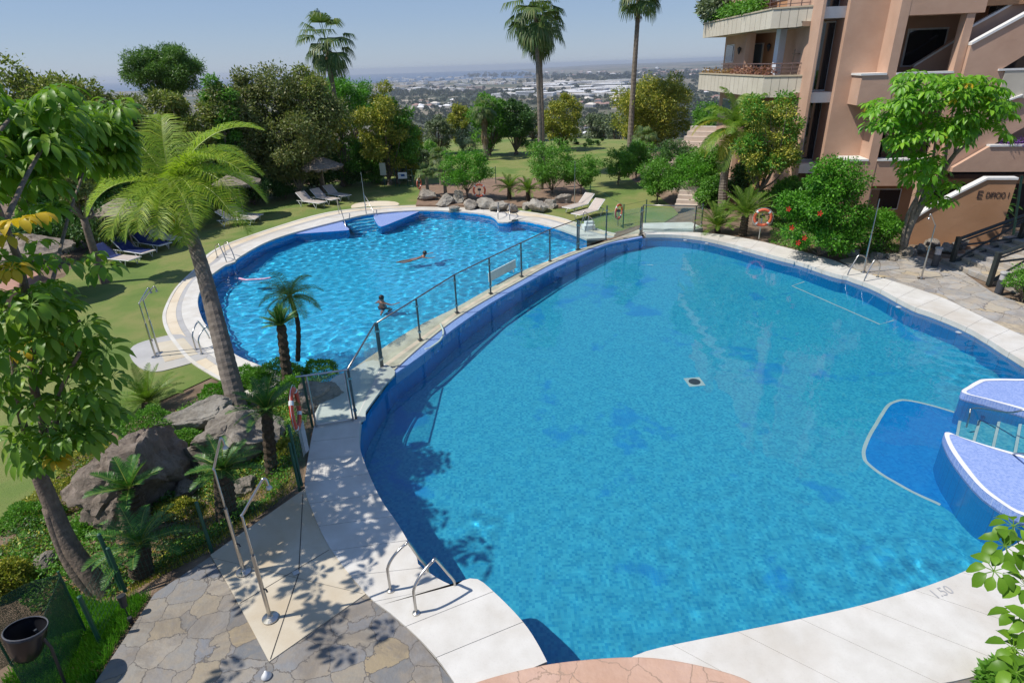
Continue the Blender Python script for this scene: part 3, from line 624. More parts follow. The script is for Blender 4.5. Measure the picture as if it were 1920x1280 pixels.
# ------------------------------------------------------------------ life rings
def life_ring(c, tilt, rz, Rr, label, m, pole=None, pz=0, thick=.055):
    o = empty('life_ring', c, rz, label, 'life ring', 'life rings hung around the pools')
    rot = Matrix.Rotation(tilt, 3, 'X'); N, n = 48, 10
    for k in range(8):
        band = k % 2; mb = MB(); a0 = 2*math.pi*(k/8)-(.12 if not band else -.12+0); 
        lo, hi = [(2*math.pi*(j//2*2)/8-.0, 0) for j in (k,)][0], 0
        q = (k//2)*math.pi/2+math.pi/4; s0, s1 = (q-.11, q+.11) if band else (q+.11, q+math.pi/2-.11)
        m_ = 2 if band else 10; b = 0
        V = []; rr = thick*(1.06 if band else 1)
        for i in range(m_+1):
            w = s0+(s1-s0)*i/m_
            for j in range(n):
                u = 2*math.pi*j/n; p = rot @ Vector(((Rr+rr*math.cos(u))*math.cos(w), rr*.75*math.sin(u), (Rr+rr*math.cos(u))*math.sin(w))); V.append(p)
        F = [(i*n+j, i*n+(j+1) % n, (i+1)*n+(j+1) % n, (i+1)*n+j) for i in range(m_) for j in range(n)]
        mb.add(V, F); mb.build('white_band' if band else 'ring_segment', M_wht if band else m, o, smooth=True)
    rp = MB(); pts = [rot @ Vector(((Rr+thick+.012+.02*abs(math.sin(2*w)))*math.cos(w), 0, (Rr+thick+.012+.02*abs(math.sin(2*w)))*math.sin(w))) for w in [2*math.pi*i/32 for i in range(33)]]
    rp.tube(pts, .006, 5, False).build('rope', M_wht, o)
    if pole:
        p = empty('ring_post', (c[0], c[1]+.09, pz), 0, pole, 'post', 'posts that hold the life rings')
        H = c[2]-pz+Rr*.45; MB().tube([(0, 0, 0), (0, 0, H)], .026, 8).build('pole', M_steel, p); MB().box((0, -.03, H-Rr*.35), (.2, .03, .12)).build('bracket', M_blk, p)
    return o
c = G(1422,408,.75) if False else None
p = G(1424,452,0); life_ring((p[0], p[1], HZ(p, 408)), 0, -.25, .31, 'coral life ring facing the pool in front of the round bush on the right', M_redpale, 'steel post of the coral ring before the round bush')
p = G(574,862,0); life_ring((p[0], p[1], HZ(p, 766)), R(0), math.atan2(*(G(586,800)-G(566,912))[1::-1]), .36, 'bright red life ring with white bands on the green fence by the gate', M_red)
p = G(900,382,LZ); life_ring((p[0], p[1], HZ(p, 357)), 0, -.1, .33, 'coral life ring above the rocks behind the lower pool', M_redpale, 'post of the ring above the rocks', LZ)
p = G(1159,424,LZ); life_ring((p[0], p[1], HZ(p, 397)), 0, .9, .33, 'life ring turned sideways on the grass behind the glass fence', M_redpale, 'post of the sideways ring behind the glass', LZ)
p = G(322,445,LZ); life_ring((p[0], p[1], HZ(p, 412)), 0, .1, .32, 'dark red life ring in the shade behind the blue towels', M_red, 'post of the shaded ring behind the towels', LZ)
p = G(788,368,LZ); life_ring((p[0], p[1], HZ(p, 344)), 0, 1.3, .3, 'small red life ring seen edge on left of the rocks', M_redpale, 'post of the edge on ring left of the rocks', LZ)
# white folded sheet hanging under the near ring
p = G(588,850,0); o = MB()
ln = [(p[0]-.1+.02*math.sin(i), p[1]+.05-i*.05) for i in range(7)]; o.wall(ln, .1, .75)
o = o.build('folded_net', pm('grey_net', (.4, .4, .4), (.55, .55, .54))); so = o.modifiers.new('s', 'SOLIDIFY'); so.thickness = .01; tag(o, 'pale grey folded net hanging on the mesh fence under the red ring', 'net')
# ------------------------------------------------------------------ sun loungers
M_sling = pm('lounger_sling', (.5, .43, .37), (.42, .36, .31), .8, 0, 12); M_lfr = pm('lounger_frame', (.8, .8, .78), (.72, .72, .7), .35); M_navy = pm('navy_towel', (.012, .03, .13), (.01, .02, .09), .9, 0, 10, .4)
def make_lounger(label, fold=R(38)):
    o = empty('sun_lounger', (0, 0, 0), 0, label, 'sun lounger', 'sun loungers on the lawn')
    sh = .34; hx = -.25; ux, uz = -math.cos(fold), math.sin(fold)
    MB().ribbon([(hx, -.29, sh), (1.15, -.29, sh)], [(hx, .29, sh), (1.15, .29, sh)])
    def slab(x0, z0, x1, z1, t=.025):
        d = Vector((x1-x0, 0, z1-z0)).normalized(); n = Vector((-d.z, 0, d.x))*t; q = []
        for y in (-.29, .29):
            for a in ((x0, z0), (x1, z1)):
                q += [(a[0], y, a[1]), (a[0]+n.x, y, a[1]+n.z)]
        return MB().add(q, [(0, 1, 3, 2), (4, 6, 7, 5), (0, 4, 5, 1), (2, 3, 7, 6), (0, 2, 6, 4), (1, 5, 7, 3)])
    slab(hx, sh, 1.15, sh).build('seat', M_sling, o); bx, bz = hx+ux*.75, sh+uz*.75
    slab(bx, bz, hx-.01, sh).build('backrest', M_sling, o)
    fr = MB()
    for y in (-.31, .31): fr.tube([(bx, y, bz), (hx, y, sh), (1.15, y, sh)], .02, 6)
    fr.tube([(1.15, -.31, sh), (1.15, .31, sh)], .02, 6); fr.tube([(bx, -.31, bz), (bx, .31, bz)], .02, 6); fr.tube([(bx*.55, -.31, sh+uz*.3), (hx-.5, 0, .1)], .012, 5); fr.tube([(hx, -.31, sh), (-.85, -.31, sh)], .018, 6); fr.tube([(hx, .31, sh), (-.85, .31, sh)], .018, 6)
    fr.build('frame', M_lfr, o)
    for x in (-.6, .75):
        for y in (-.3, .3):
            MB().tube([(x-.18, y, sh), (x, y, .12), (x+.06, y, .0), (x+.2, y, sh)], .017, 6).build('leg', M_lfr, o)
    return o
lst = [((180,492),(262,500),'nearest sun lounger of the left row, with a navy towel on its back'),((214,476),(292,488),'second sun lounger of the left row, under a navy towel'),((252,462),(318,472),'third sun lounger of the left row, under the thatched parasol'),((277,450),(340,462),'farthest sun lounger of the left row, with its back raised'),
       ((418,423),(470,421),'empty sun lounger in the shade under the second parasol, on the left'),((438,411),(480,415),'empty sun lounger beyond its twin under the second parasol'),
       ((560,384),(608,391),'nearest of three pale sun loungers at the back lawn'),((585,377),(634,385),'middle of three pale sun loungers at the back lawn'),((609,370),(655,378),'farthest of three pale sun loungers at the back lawn'),
       ((1112,388),(1062,402),'sun lounger on the right lawn nearer the rocks'),((1136,398),(1074,416),'sun lounger on the right lawn nearer the glass fence')]
base = make_lounger(lst[0][2]); prot = None
for i, (hd, ft, lb) in enumerate(lst):
    A, B = G(*hd, LZ), G(*ft, LZ); o = base if i == 0 else copy_tree(base)
    d = B-A; o.location = tuple((A+B)/2); o.rotation_euler = (0, 0, math.atan2(d[1], d[0])); o['label'] = lb; s = 1.0
    if i < 3:
        tw = MB()
        for k in range(1): pass
        pts = [(1.0 if i else .1, .366), (-.245, .367), (-.55, .62), (-.86, .865), (-.9, .8)]; pts = resample(pts, 22)
        V = []; 
        for (x, zz) in pts:
            for y in np.linspace(-.3, .3, 7): V.append((x, y+.01*math.sin(x*9), zz+.006+.008*math.sin(y*31+x*17)))
        F = [(a*7+b, a*7+b+1, a*7+b+8, a*7+b+7) for a in range(21) for b in range(6)]
        t_ = MB().add(V, F).build('towel', M_navy, None, smooth=True); t_.location = o.location; t_.rotation_euler = o.rotation_euler
        q = t_.modifiers.new('s', 'SOLIDIFY'); q.thickness = .008
        tag(t_, ['short navy towel over the backrest of the nearest lounger', 'long navy towel covering the second lounger', 'long navy towel on the third lounger, under the parasol'][i], 'towel', 'navy towels')
# ------------------------------------------------------------------ thatched parasols
def thatch_mat():
    t = NT('thatch'); w = t.node('ShaderNodeTexNoise', Scale=9, Detail=6, Roughness=.7); mp = t.node('ShaderNodeMapping'); mp.inputs['Scale'].default_value = (1, 1, .25); t.L(t.tc.outputs['Object'], mp.inputs[0]); t.L(mp.outputs[0], w.inputs['Vector'])
    t.col(t.ramp(w.outputs['Fac'], [(.3, (.13, .10, .07)), (.55, (.27, .22, .17)), (.75, (.4, .34, .27))])); t.set(Roughness=.95); t.bump(w.outputs['Fac'], .9, .04); return t.m
M_thatch = thatch_mat(); M_wood = pm('pale_wood', (.3, .23, .15), (.22, .17, .11), .7, 0, 5, .3)
def parasol(b, z, rad, H, label):
    P = G(*b, z); o = empty('thatched_parasol', P, 0, label, 'parasol', 'thatched parasols on the lawn')
    MB().tube([(0, 0, 0), (.01, 0, H)], .04, 8).build('pole', M_wood, o)
    n = 44; V = [(0, 0, H+rad*.42)]; rg = random.Random(int(b[0])); rows = 7
    for k in range(1, rows+1):
        r = rad*k/rows
        for j in range(n):
            w = 2*math.pi*j/n; rr = r*(1+rg.uniform(-.02, .02)*(k/rows)*2); V.append((rr*math.cos(w), rr*math.sin(w), H+rad*.42-(rad*.5)*(k/rows)**.9+rg.uniform(-.015, .015)+(.03 if k % 2 else 0)))
    F = [(0, 1+j, 1+(j+1) % n) for j in range(n)] + [(1+(k-1)*n+j, 1+(k-1)*n+(j+1) % n, 1+k*n+(j+1) % n, 1+k*n+j) for k in range(1, rows) for j in range(n)]
    c_ = MB().add(V, F).build('thatch_canopy', M_thatch, o); q = c_.modifiers.new('s', 'SOLIDIFY'); q.thickness = .06
    fr = MB(); 
    for j in range(260):
        w = rg.uniform(0, 6.283); r = rad*rg.uniform(.9, 1.0); zz = H-rad*.07+rg.uniform(0, .05); x, y = r*math.cos(w), r*math.sin(w); tx, ty = -math.sin(w)*.02, math.cos(w)*.02; d = rg.uniform(.08, .2)
        fr.add([(x-tx, y-ty, zz), (x+tx, y+ty, zz), (x*1.03, y*1.03, zz-d)], [(0, 1, 2)])
    fr.build('fringe', M_thatch, o)
    for j in range(6):
        w = j*math.pi/3+.3; MB().tube([(0, 0, H-.25), (rad*.75*math.cos(w), rad*.75*math.sin(w), H-.02)], .014, 5).build('strut', M_wood, o)
parasol((253,472), LZ, 1.25, 1.95, 'thatched parasol over the loungers with navy towels')
parasol((92,560), LZ, 1.3, 1.9, 'large thatched parasol at far left, half hidden by the near tree')
parasol((459,409), LZ, 1.25, 2.0, 'thatched parasol behind the hanging palm fronds')
parasol((612,372), LZ, 1.3, 2.0, 'thatched parasol over three pale loungers at the back')
o = MB().prism(G2([(0,545),(70,540),(110,560),(0,590)], LZ), LZ, LZ+.75).build('low_wall', pm('pink_plaster', (.45, .25, .18), (.36, .2, .15))); tag(o, 'low pinkish plastered wall under the large parasol at far left', 'wall')
# ------------------------------------------------------------------ small things in and by the pools
P = [G(x, y, LW+.03) for x, y in [(449,522),(462,525),(480,524),(496,523),(508,521)]]
o = MB().tube(smooth_line(P, 5), .045, 8).build('pool_noodle', pm('noodle_foam', (.75, .62, .72), (.5, .2, .32), .7, 0, 9), smooth=True); tag(o, 'pale pink striped foam noodle floating at the left of the lower pool', 'pool noodle')
P = [G(826,607,.02), G(831,620,.03), G(830,630,.03), G(824,639,.0), G(815,646,-.03), G(806,652,-.05), G(796,656,-.07), RW(785,662,-.4)]
o = MB().tube(smooth_line(P, 5), .026, 8).build('water_hose', pm('hose_white', (.68, .7, .62), (.6, .62, .5), .5), smooth=True, recv=True); tag(o, 'thick off white hose hanging over the tiled overflow wall', 'hose')
a, b = G(917,535,-.02), G(967,508,-.02); d = (b-a)/np.linalg.norm(b-a); n = np.array([-d[1], d[0], 0])*.02
bd = empty('white_board', a, 0, 'long white board standing on short legs on the walkway edge', 'board')
child(MB().prism([a-n, b-n, b+n, a+n], .1, .42), 'panel', M_wht, bd, bevel=.005)
for t_ in (.08, .92): q = a+(b-a)*t_; child(MB().tube([q+[0, 0, -.01], q+[0, 0, .15]], .02, 6), 'leg', M_wht, bd)
o = empty('starting_block', G(1103,430,LZ), 0, 'small white plastic step by the right end of the lower pool', 'step')
q = G(1103,430,LZ+.03); child(MB().box(q+[0, 0, .12], (.55, .45, .24), .2), 'lower_step', M_wht, o, bevel=.02); child(MB().box(q+[.05, .1, .3], (.45, .25, .14), .2), 'upper_step', M_wht, o, bevel=.02)
for (x, y) in ((1092, 441), (1110, 441)):
    q = G(x, y, LZ+.03); tag(MB().box(q+[0, 0, .006], (.4, .22, .012), .1).build('skimmer_lid', M_greyb), ['left', 'right'][x > 1100]+' grey rectangular lid set in the coping by the white step', 'lid')
q = G(500,1268,.01); o = MB(); o.lathe([(.05, 0), (.065, .015), (.03, .06), (.012, .1)], 14); o = o.build('white_cone', M_wht, smooth=True); o.location = tuple(q); tag(o, 'small white cone shaped cap on the paving at the bottom edge', 'cap')
q = G(560,1122,.02); o = MB(); o.lathe([(.0, .012), (.1, .012), (.13, .0)], 18); o = o.build('water_puddle', NT('puddle').set(Roughness=.05).m); o.location = tuple(q); bpy.data.objects.remove(o)
q = G(555,1073,.024); tag(MB().box(q, (.09, .09, .012), .6).build('floor_grate', M_steel), 'small square grate where the shower slab seams meet', 'drain')
# ------------------------------------------------------------------ black bin and garden spotlight
c = G(54,1168,1.0); o = empty('waste_bin', (c[0]+.12, c[1]-.05, -.1), .4, 'black bucket bin lined with a bag, held on a pole at bottom left', 'bin')
def loc(p): return Vector(p)
th = MB(); N = 24; prof = [(.20, 0), (.215, .0), (.205, -.06), (.18, -.2), (.15, -.33), (.10, -.4), (.0, -.41)]
V = []; F = []
rg = random.Random(3)
for i, (r, z) in enumerate(prof):
    for k in range(N):
        w = 2*math.pi*k/N; rr = r*(1+(.035*math.sin(k*3.1+i) if 1 < i < 6 else 0)); V.append((rr*math.cos(w), rr*math.sin(w), z))
F = [(i*N+k, i*N+(k+1) % N, (i+1)*N+(k+1) % N, (i+1)*N+k) for i in range(len(prof)-1) for k in range(N)]
MT = Matrix.Rotation(R(12), 4, 'Y') @ Matrix.Rotation(R(-8), 4, 'X')
bg_ = MB().add([MT @ Vector(v)+Vector((-.12, .05, 1.08)) for v in V], F).build('bag', pm('bin_bag', (.012, .012, .014), (.02, .02, .024), .28), o, smooth=True)
MB().tube([MT @ Vector((.21*math.cos(w), .21*math.sin(w), .0))+Vector((-.12, .05, 1.08)) for w in [2*math.pi*i/28 for i in range(29)]], .008, 6, False).build('rim', pm('rim_metal', (.12, .12, .13), rough=.35), o)
MB().tube([(0.0, -.02, 0), (0.05, -.02, .75), (-.02, .0, 1.06)], .018, 8).build('pole', M_blk, o)
q = G(243,1160,-.05); o = empty('garden_spotlight', q, 0, 'small black garden spotlight on a spike at the edge of the paving', 'spotlight')
MB().tube([(0, 0, 0), (0, 0, .26)], .008, 6).build('spike', M_blk, o); MB().tube([(0, 0, .24), (-.01, .03, .42)], [.04, .055], 12).build('lamp_head', M_blk, o, bevel=.004); MB().tube([(.06, -.06, 0), (.06, -.06, .1)], .03, 8).build('junction_box', M_blk, o)
# ------------------------------------------------------------------ signs on the far fence
p = G(722,352,LZ); o = empty('notice_board', p, 0, 'blank cream notice board on a post at the back hedge', 'sign'); MB().tube([(0, 0, 0), (0, 0, 2.1)], .03, 6).build('post', M_green, o); MB().box((0, -.04, HZ(p, 317)-LZ), (.42, .03, .82), -.1).build('panel', pm('cream_panel', (.5, .52, .42), (.44, .46, .36)), o, bevel=.05)
p = G(757,350,LZ); o = empty('pool_sign', p, 0, 'small white sign with a blue mark on two green posts', 'sign')
for x in (-.3, .3): MB().tube([(x, 0, 0), (x, 0, 1.35)], .025, 6).build('post', M_green, o)
zc = HZ(p, 329)-LZ; MB().box((0, -.04, zc), (.6, .03, .42)).build('panel', M_wht, o); MB().box((0.02, -.06, zc+.02), (.25, .006, .14)).build('blue_mark', pm('sign_blue', (.02, .12, .4)), o)
p0, p1, p2 = G(520,366,LZ), G(640,345,LZ), G(785,352,LZ)
f = empty('wire_fence', p0, 0, 'thin pale rail fence along the hedge behind the back lawn', 'fence')
child(MB().tube([p0+[0, 0, 1.05], p1+[0, 0, 1.05]], .02, 5), 'top_rail', M_steel, f)
for t_ in (0, .33, .66, 1): q = p0+(p1-p0)*t_; child(MB().tube([q, q+[0, 0, 1.08]], .025, 6), 'post', M_green, f)
f = empty('wire_fence', p2, 0, 'dark green wire fence beside the signs and the rocks', 'fence')
L = [G(x, y, LZ) for x, y in [(742,350),(775,352),(800,350),(850,346),(930,348)]]
for q in L: child(MB().tube([q, q+[0, 0, 1.25]], .025, 6), 'post', M_green, f)
for z in (.1, .45, .8, 1.15): child(MB().tube([q+[0, 0, z] for q in L], .01, 4), 'wire', M_green, f)
f = empty('wire_fence', G(1105,400,LZ), 0, 'green wire fence behind the right loungers', 'fence')
L = [G(x, y, LZ) for x, y in [(1106,386),(1168,428),(1210,418)]]
for q in L: child(MB().tube([q, q+[0, 0, 1.15]], .028, 6), 'post', M_green, f)
for z in (.12, .6, 1.1): child(MB().tube([q+[0, 0, z] for q in L], .006, 4), 'wire', M_green, f)
# ------------------------------------------------------------------ swimmers
def skin_body(name, verts, edges, radii, m, loc, rz, label):
    me = bpy.data.meshes.new(name); me.from_pydata(verts, edges, []); me.update()
    o = bpy.data.objects.new(name, me); COL.objects.link(o); o.location = tuple(loc); o.rotation_euler = (0, 0, rz)
    md = o.modifiers.new('skin', 'SKIN'); 
    if not me.skin_vertices: me.attributes.new if False else None
    bpy.context.view_layer.objects.active = o
    sv = me.skin_vertices[0].data if me.skin_vertices else None
    if sv:
        for i, r in enumerate(radii): sv[i].radius = r if hasattr(r, '__len__') else (r, r)
        sv[0].use_root = True
    sb = o.modifiers.new('sub', 'SUBSURF'); sb.levels = 2; sb.render_levels = 2
    me.materials.append(m); o.cycles.is_caustics_receiver = True; return tag(o, label, 'person')
M_skin = pm('tanned_skin', (.42, .2, .12), (.36, .17, .1), .5); M_hair = pm('dark_hair', (.015, .01, .008), (.03, .02, .015), .5)
def swimmer(px, py, rz, label, pose):
    W_ = G(px, py, LW)
    # pelvis, chest, neck, head base, crown; left arm; right arm; legs ; z relative to the neck at the surface
    if pose == 'upright': V = [(0,0,-.55),(0,.0,-.3),(0,.02,-.06),(0,.02,.03),(0,.02,.12),(0,.02,.2),(-.17,0,-.1),(-.33,.05,-.3),(-.36,.28,-.24),(-.34,.37,-.22),(.17,0,-.1),(.36,.06,-.22),(.5,.26,-.14),(.54,.34,-.12),(-.1,0,-.6),(-.13,.2,-.95),(-.12,-.05,-1.25),(.1,0,-.6),(.14,.3,-.9),(.12,.05,-1.2)]
    else: V = [(-.45,0,-.35),(-.2,.0,-.22),(0,.0,-.06),(.05,0,.01),(.09,0,.09),(.11,0,.16),(0,-.17,-.1),(.2,-.32,-.12),(.42,-.3,-.08),(.5,-.27,-.07),(0,.17,-.1),(.22,.34,-.1),(.46,.36,-.05),(.55,.35,-.04),(-.5,-.1,-.38),(-.85,-.12,-.45),(-1.2,-.1,-.42),(-.5,.1,-.38),(-.85,.15,-.5),(-1.15,.14,-.62)]
    E = [(0,1),(1,2),(2,3),(3,4),(4,5),(2,6),(6,7),(7,8),(8,9),(2,10),(10,11),(11,12),(12,13),(0,14),(14,15),(15,16),(0,17),(17,18),(18,19)]
    Rr = [(.15,.11),(.14,.1),(.11,.08),.055,.088,.07,.065,.05,.036,.03,.065,.05,.036,.03,.09,.065,.04,.09,.065,.04]
    o = skin_body('person', V, E, Rr, M_skin, W_, rz, label)
    h = MB(); hc = Vector(V[4])+Vector((0, -.005 if pose == 'upright' else 0, .035)); n = 14
    for i in range(8):
        for k in range(n):
            a = math.pi*.62*i/7; w = 2*math.pi*k/n; r = .098*(1+.05*math.sin(k*5+i)); h.v.append((hc.x+r*.93*math.sin(a)*math.cos(w), hc.y+r*1.03*math.sin(a)*math.sin(w)-(.012), hc.z+r*math.cos(a)+.012))
    h.f = [(i*n+k, i*n+(k+1) % n, (i+1)*n+(k+1) % n, (i+1)*n+k) for i in range(7) for k in range(n)]
    h.build('hair', M_hair, o, smooth=True)
    if pose == 'upright': MB().tube([(-.0, 0, -.48), (0, 0, -.62), (0, .02, -.7)], [.17, .18, .13], 12).build('swim_shorts', pm('dark_shorts', (.01, .015, .03)), o, smooth=True, recv=True)
swimmer(716, 566, -.5, 'person with dark hair standing shoulder deep in the lower pool, seen from behind', 'upright')
swimmer(793, 480, .3, 'person swimming farther out with only head and shoulders above water', 'swim')
# ------------------------------------------------------------------ foliage builders
def unit(a): return a/np.maximum(np.linalg.norm(a, axis=-1, keepdims=True), 1e-9)
def leafquads(C, T, Nn, L, Wd, fold=.0):
    """C base point, T tip direction, Nn face normal -> one pointed quad per leaf"""
    Sd = unit(np.cross(Nn, T)); L = np.asarray(L)[:, None]; Wd = np.asarray(Wd)[:, None]
    V = np.empty((len(C), 4, 3)); V[:, 0] = C; V[:, 1] = C+T*L*.45+Sd*Wd*.5-Nn*L*fold; V[:, 2] = C+T*L; V[:, 3] = C+T*L*.45-Sd*Wd*.5-Nn*L*fold
    return V.reshape(-1, 3), np.arange(len(C)*4).reshape(-1, 4)
def clumps(rg, c, r, k, lo=.35, flat_bottom=1.1):
    d = unit(rg.normal(size=(k, 3))); d[:, 2] = np.where(d[:, 2] < -flat_bottom, -d[:, 2], d[:, 2])
    return c + d*np.array(r)*(lo+(1-lo)*rg.random((k, 1))**.6)
def cloud(rg, centers, cr, n, leaf, asp=.45, shell=.55, up=.35):
    k = len(centers); i = rg.integers(0, k, n); cr = np.asarray(cr) if hasattr(cr, '__len__') else np.full(k, cr)
    d = unit(rg.normal(size=(n, 3))); rad = (shell+(1-shell)*rg.random(n))*(.75+.5*rg.random(n)**3)
    C = centers[i]+d*(cr[i]*rad)[:, None]*np.array([1, 1, .78])
    T = unit(d*.8+rg.normal(size=(n, 3))*.7+[0, 0, -.15]); Nn = unit(d*.6+rg.normal(size=(n, 3))*.6+[0, 0, up]); Nn = unit(Nn-T*np.sum(Nn*T, 1, keepdims=True))
    L = leaf*rg.uniform(.6, 1.3, n); return leafquads(C, T, Nn, L, L*asp, .06)
M_bark = pm('grey_bark', (.24, .18, .13), (.11, .085, .065), .9, 0, 9, .8, 22, .03)
M_bark2 = pm('pale_bark', (.3, .26, .2), (.17, .14, .1), .9, 0, 8, .8, 20, .03)
L_olive = leafm('leaf_olive', (0.0728, 0.113, 0.0194), (0.211, 0.268, 0.0486), (0.421, 0.356, 0.0972), .25)
L_brown = leafm('leaf_russet', (.075, .11, .024), (.165, .20, .055), (.30, .26, .09), .25)
L_pine = leafm('leaf_pine', (0.028, 0.084, 0.0112), (0.098, 0.21, 0.028), (0.182, 0.308, 0.056), .25)
L_vivid = leafm('leaf_vivid', (0.026, 0.111, 0.0078), (0.0975, 0.286, 0.0156), (0.182, 0.429, 0.039), .3)
L_dark = leafm('leaf_dark', (0.0204, 0.0595, 0.0136), (0.0595, 0.145, 0.0272), (0.119, 0.221, 0.051), .15)
L_yel = leafm('leaf_yellowing', (0.0819, 0.136, 0.0182), (0.255, 0.292, 0.0365), (0.765, 0.62, 0.0911), .25)
L_blue = leafm('leaf_bluegreen', (0.06, 0.108, 0.078), (0.156, 0.24, 0.18), (0.24, 0.348, 0.276), .15)
L_grey = leafm('leaf_greygreen', (0.0788, 0.105, 0.0612), (0.158, 0.21, 0.105), (0.245, 0.28, 0.158), .15)
L_mid = leafm('leaf_mid', (0.0345, 0.121, 0.0138), (0.121, 0.293, 0.031), (0.224, 0.448, 0.0604), .3)
def limbs(rg, base, h0, cents, parent, m, r0=.16, fork=None):
    mb = MB(); fork = fork if fork is not None else np.array([base[0], base[1], h0]); b = np.array(base, float)
    mid = (b+fork)/2+rg.normal(size=3)*[.08, .08, 0]; mb.tube(smooth_line([b+[0, 0, -.2], b+[0, 0, .1], mid, fork], 3), list(np.linspace(r0*1.25, r0*.8, 10)), 8)
    for c in cents[:14]:
        q = (fork*.55+c*.45)+rg.normal(size=3)*.15+[0, 0, -.1]; s = smooth_line([fork, q, c], 3); mb.tube(s, list(np.linspace(r0*.5, r0*.1, len(s))), 5)
    return mb.build('trunk', m, parent, smooth=True)
def tree(name, base, z, top, wpx, label, mat, n=9000, leaf=.2, kcl=26, crf=.3, hfrac=.62, depth=.85, cxpx=0, cat='tree', group=None, bark=None, seed=0, shell=.5, bot=None, D=None, trunk=True, asp=.45, r0=.15, mats2=None):
    """base px, ground level, picture row of the crown top, crown width in px"""
    if group == 'trees along the back of the garden': hfrac = min(.94, hfrac+.2); wpx *= 1.12; n = int(n*1.6); kcl = int(kcl*1.3)
    rg = np.random.default_rng(seed+int(base[0])*7+int(top)); P = G(*base, z) if D is None else AD(base[0], base[1], D)
    if D is not None: P[2] = h1(P[0], P[1]) if z is None else z
    if top < 400 and D is None or D is not None: q_ = AD(base[0]+cxpx, top*.62+base[1]*.38, P[1]); P = np.array([q_[0], q_[1], P[2]]); cxpx = 0
    H = HZ(P, top)-P[2]; mpp = MPP((P[0], P[1], P[2]+H*.7)); rx = wpx*mpp/2
    zb = H*(1-hfrac) if bot is None else max(HZ(P, bot)-P[2], .05)
    rz = (H-zb)/2; c = np.array([P[0]+cxpx*mpp, P[1], P[2]+zb+rz])
    o = empty(name, P, 0, label, cat, group); off = P
    cl = clumps(rg, c, (rx*(1-crf*.75), rx*depth*(1-crf*.75), rz*(1-crf*.6)), kcl); cr = min(rx, rz*1.3)*crf*rg.uniform(.7, 1.35, kcl)
    V, F = cloud(rg, cl, cr, n, leaf, asp, shell)
    npmesh('crown', V-off, F, mat, o)
    if mats2:
        V, F = cloud(rg, cl[rg.random(kcl) < .5] + [0, 0, rz*.08], np.mean(cr)*1.05, int(n*mats2[1]), leaf, asp, .85); npmesh('crown_tips', V-off, F, mats2[0], o)
    if trunk:
        t = limbs(rg, P, P[2]+max(zb*.9, .15), cl, o, bark or M_bark, r0); t.matrix_parent_inverse = Matrix.Translation(-Vector(P))
    return o
def bush(base, z, top, wpx, label, mat, n=5000, leaf=.1, **k):
    k.setdefault('hfrac', .97); k.setdefault('kcl', 22); k.setdefault('crf', .34); k.setdefault('cat', 'shrub'); k.setdefault('r0', .04)
    wpx *= 1.2; n = int(n*1.5)
    nm = k.pop('name', 'shrub'); return tree(nm, base, z, top, wpx, label, mat, n, leaf, **k)
# ------------------------------------------------------------------ fronds
def pinnate(rg, B, d0, L, drop, nl, ll, lw, vee=.5, ldroop=.3, taper=True, lift=0.0):
    """feather frond from B leaving along d0; returns verts, quads and rachis points"""
    m = 14; p = np.array(B, float); d = unit(np.array(d0, float)); pts = [p.copy()]; ds = [d.copy()]
    for i in range(m):
        d = unit(d+np.array([0, 0, -drop/m*(0.35+1.3*i/m)])); p = p+d*L/m; pts.append(p.copy()); ds.append(d.copy())
    pts = np.array(pts); ds = np.array(ds); t = np.linspace(.12, 1, nl); idx = t*m; i0 = np.minimum(idx.astype(int), m-1); fr = (idx-i0)[:, None]
    C = pts[i0]*(1-fr)+pts[i0+1]*fr; Dd = unit(ds[i0]*(1-fr)+ds[np.minimum(i0+1, m)]*fr)
    side = unit(np.cross(Dd, [0, 0, 1.0])+1e-6); upv = unit(np.cross(side, Dd)); Vs = []; Fs = []; b = 0
    prof = np.sin(np.pi*np.clip(t*.86+.12, 0, 1))**.55 if taper else np.ones(nl)
    for sg in (-1, 1):
        n = nl; dirn = unit(side*sg+Dd*(.35+.5*t[:, None])+upv*(vee+(rg.normal(size=(n, 1))*.28 if nl > 90 else 0))+rg.normal(size=(n, 3))*.07)
        le = ll*prof*rg.uniform(.88, 1.1, n); P0 = C; P1 = C+dirn*(le*.5)[:, None]; dr = unit(dirn+np.array([0, 0, -ldroop*1.6])+rg.normal(size=(n, 3))*.05*ldroop)
        P2 = P1+dr*(le*.5)[:, None]; wv = Dd*lw*.5
        V = np.stack([P0-wv*.6, P0+wv*.6, P1+wv, P1-wv, P2+wv*.12, P2-wv*.12], 1).reshape(-1, 3)
        k = np.arange(n)[:, None]*6+b; Fs.append(np.concatenate([k+[0, 1, 2, 3], k+[3, 2, 4, 5]])); Vs.append(V); b += n*6
    return np.concatenate(Vs), np.concatenate(Fs), pts
def frond_crown(o, rg, top, nf, L, el, drop, nl, ll, lw, mat, rmat, vee=.5, ldroop=.3, az0=0, azs=None, rr=.012, name='frond', sep=True, jit=.12):
    nf = nf if azs is None else len(azs)
    for i in range(nf):
        a = (az0+i*2.39996) if azs is None else azs[i][0]; e = (el[0]+(el[1]-el[0])*(i/(max(nf-1, 1)))+rg.normal()*jit) if azs is None else azs[i][1]
        Li = L*rg.uniform(.88, 1.08)*(1 if azs is None or len(azs[i]) < 3 else azs[i][2]); d = (math.cos(a)*math.cos(e), math.sin(a)*math.cos(e), math.sin(e))
        V, F, pts = pinnate(rg, top, d, Li, drop*(1 if azs is None or len(azs[i]) < 4 else azs[i][3]), nl, ll, lw, vee, ldroop)
        f = npmesh(name, V, F, mat, o); MB().tube([tuple(p) for p in pts], list(np.linspace(rr, rr*.25, len(pts))), 4, False).build('midrib', rmat, f)
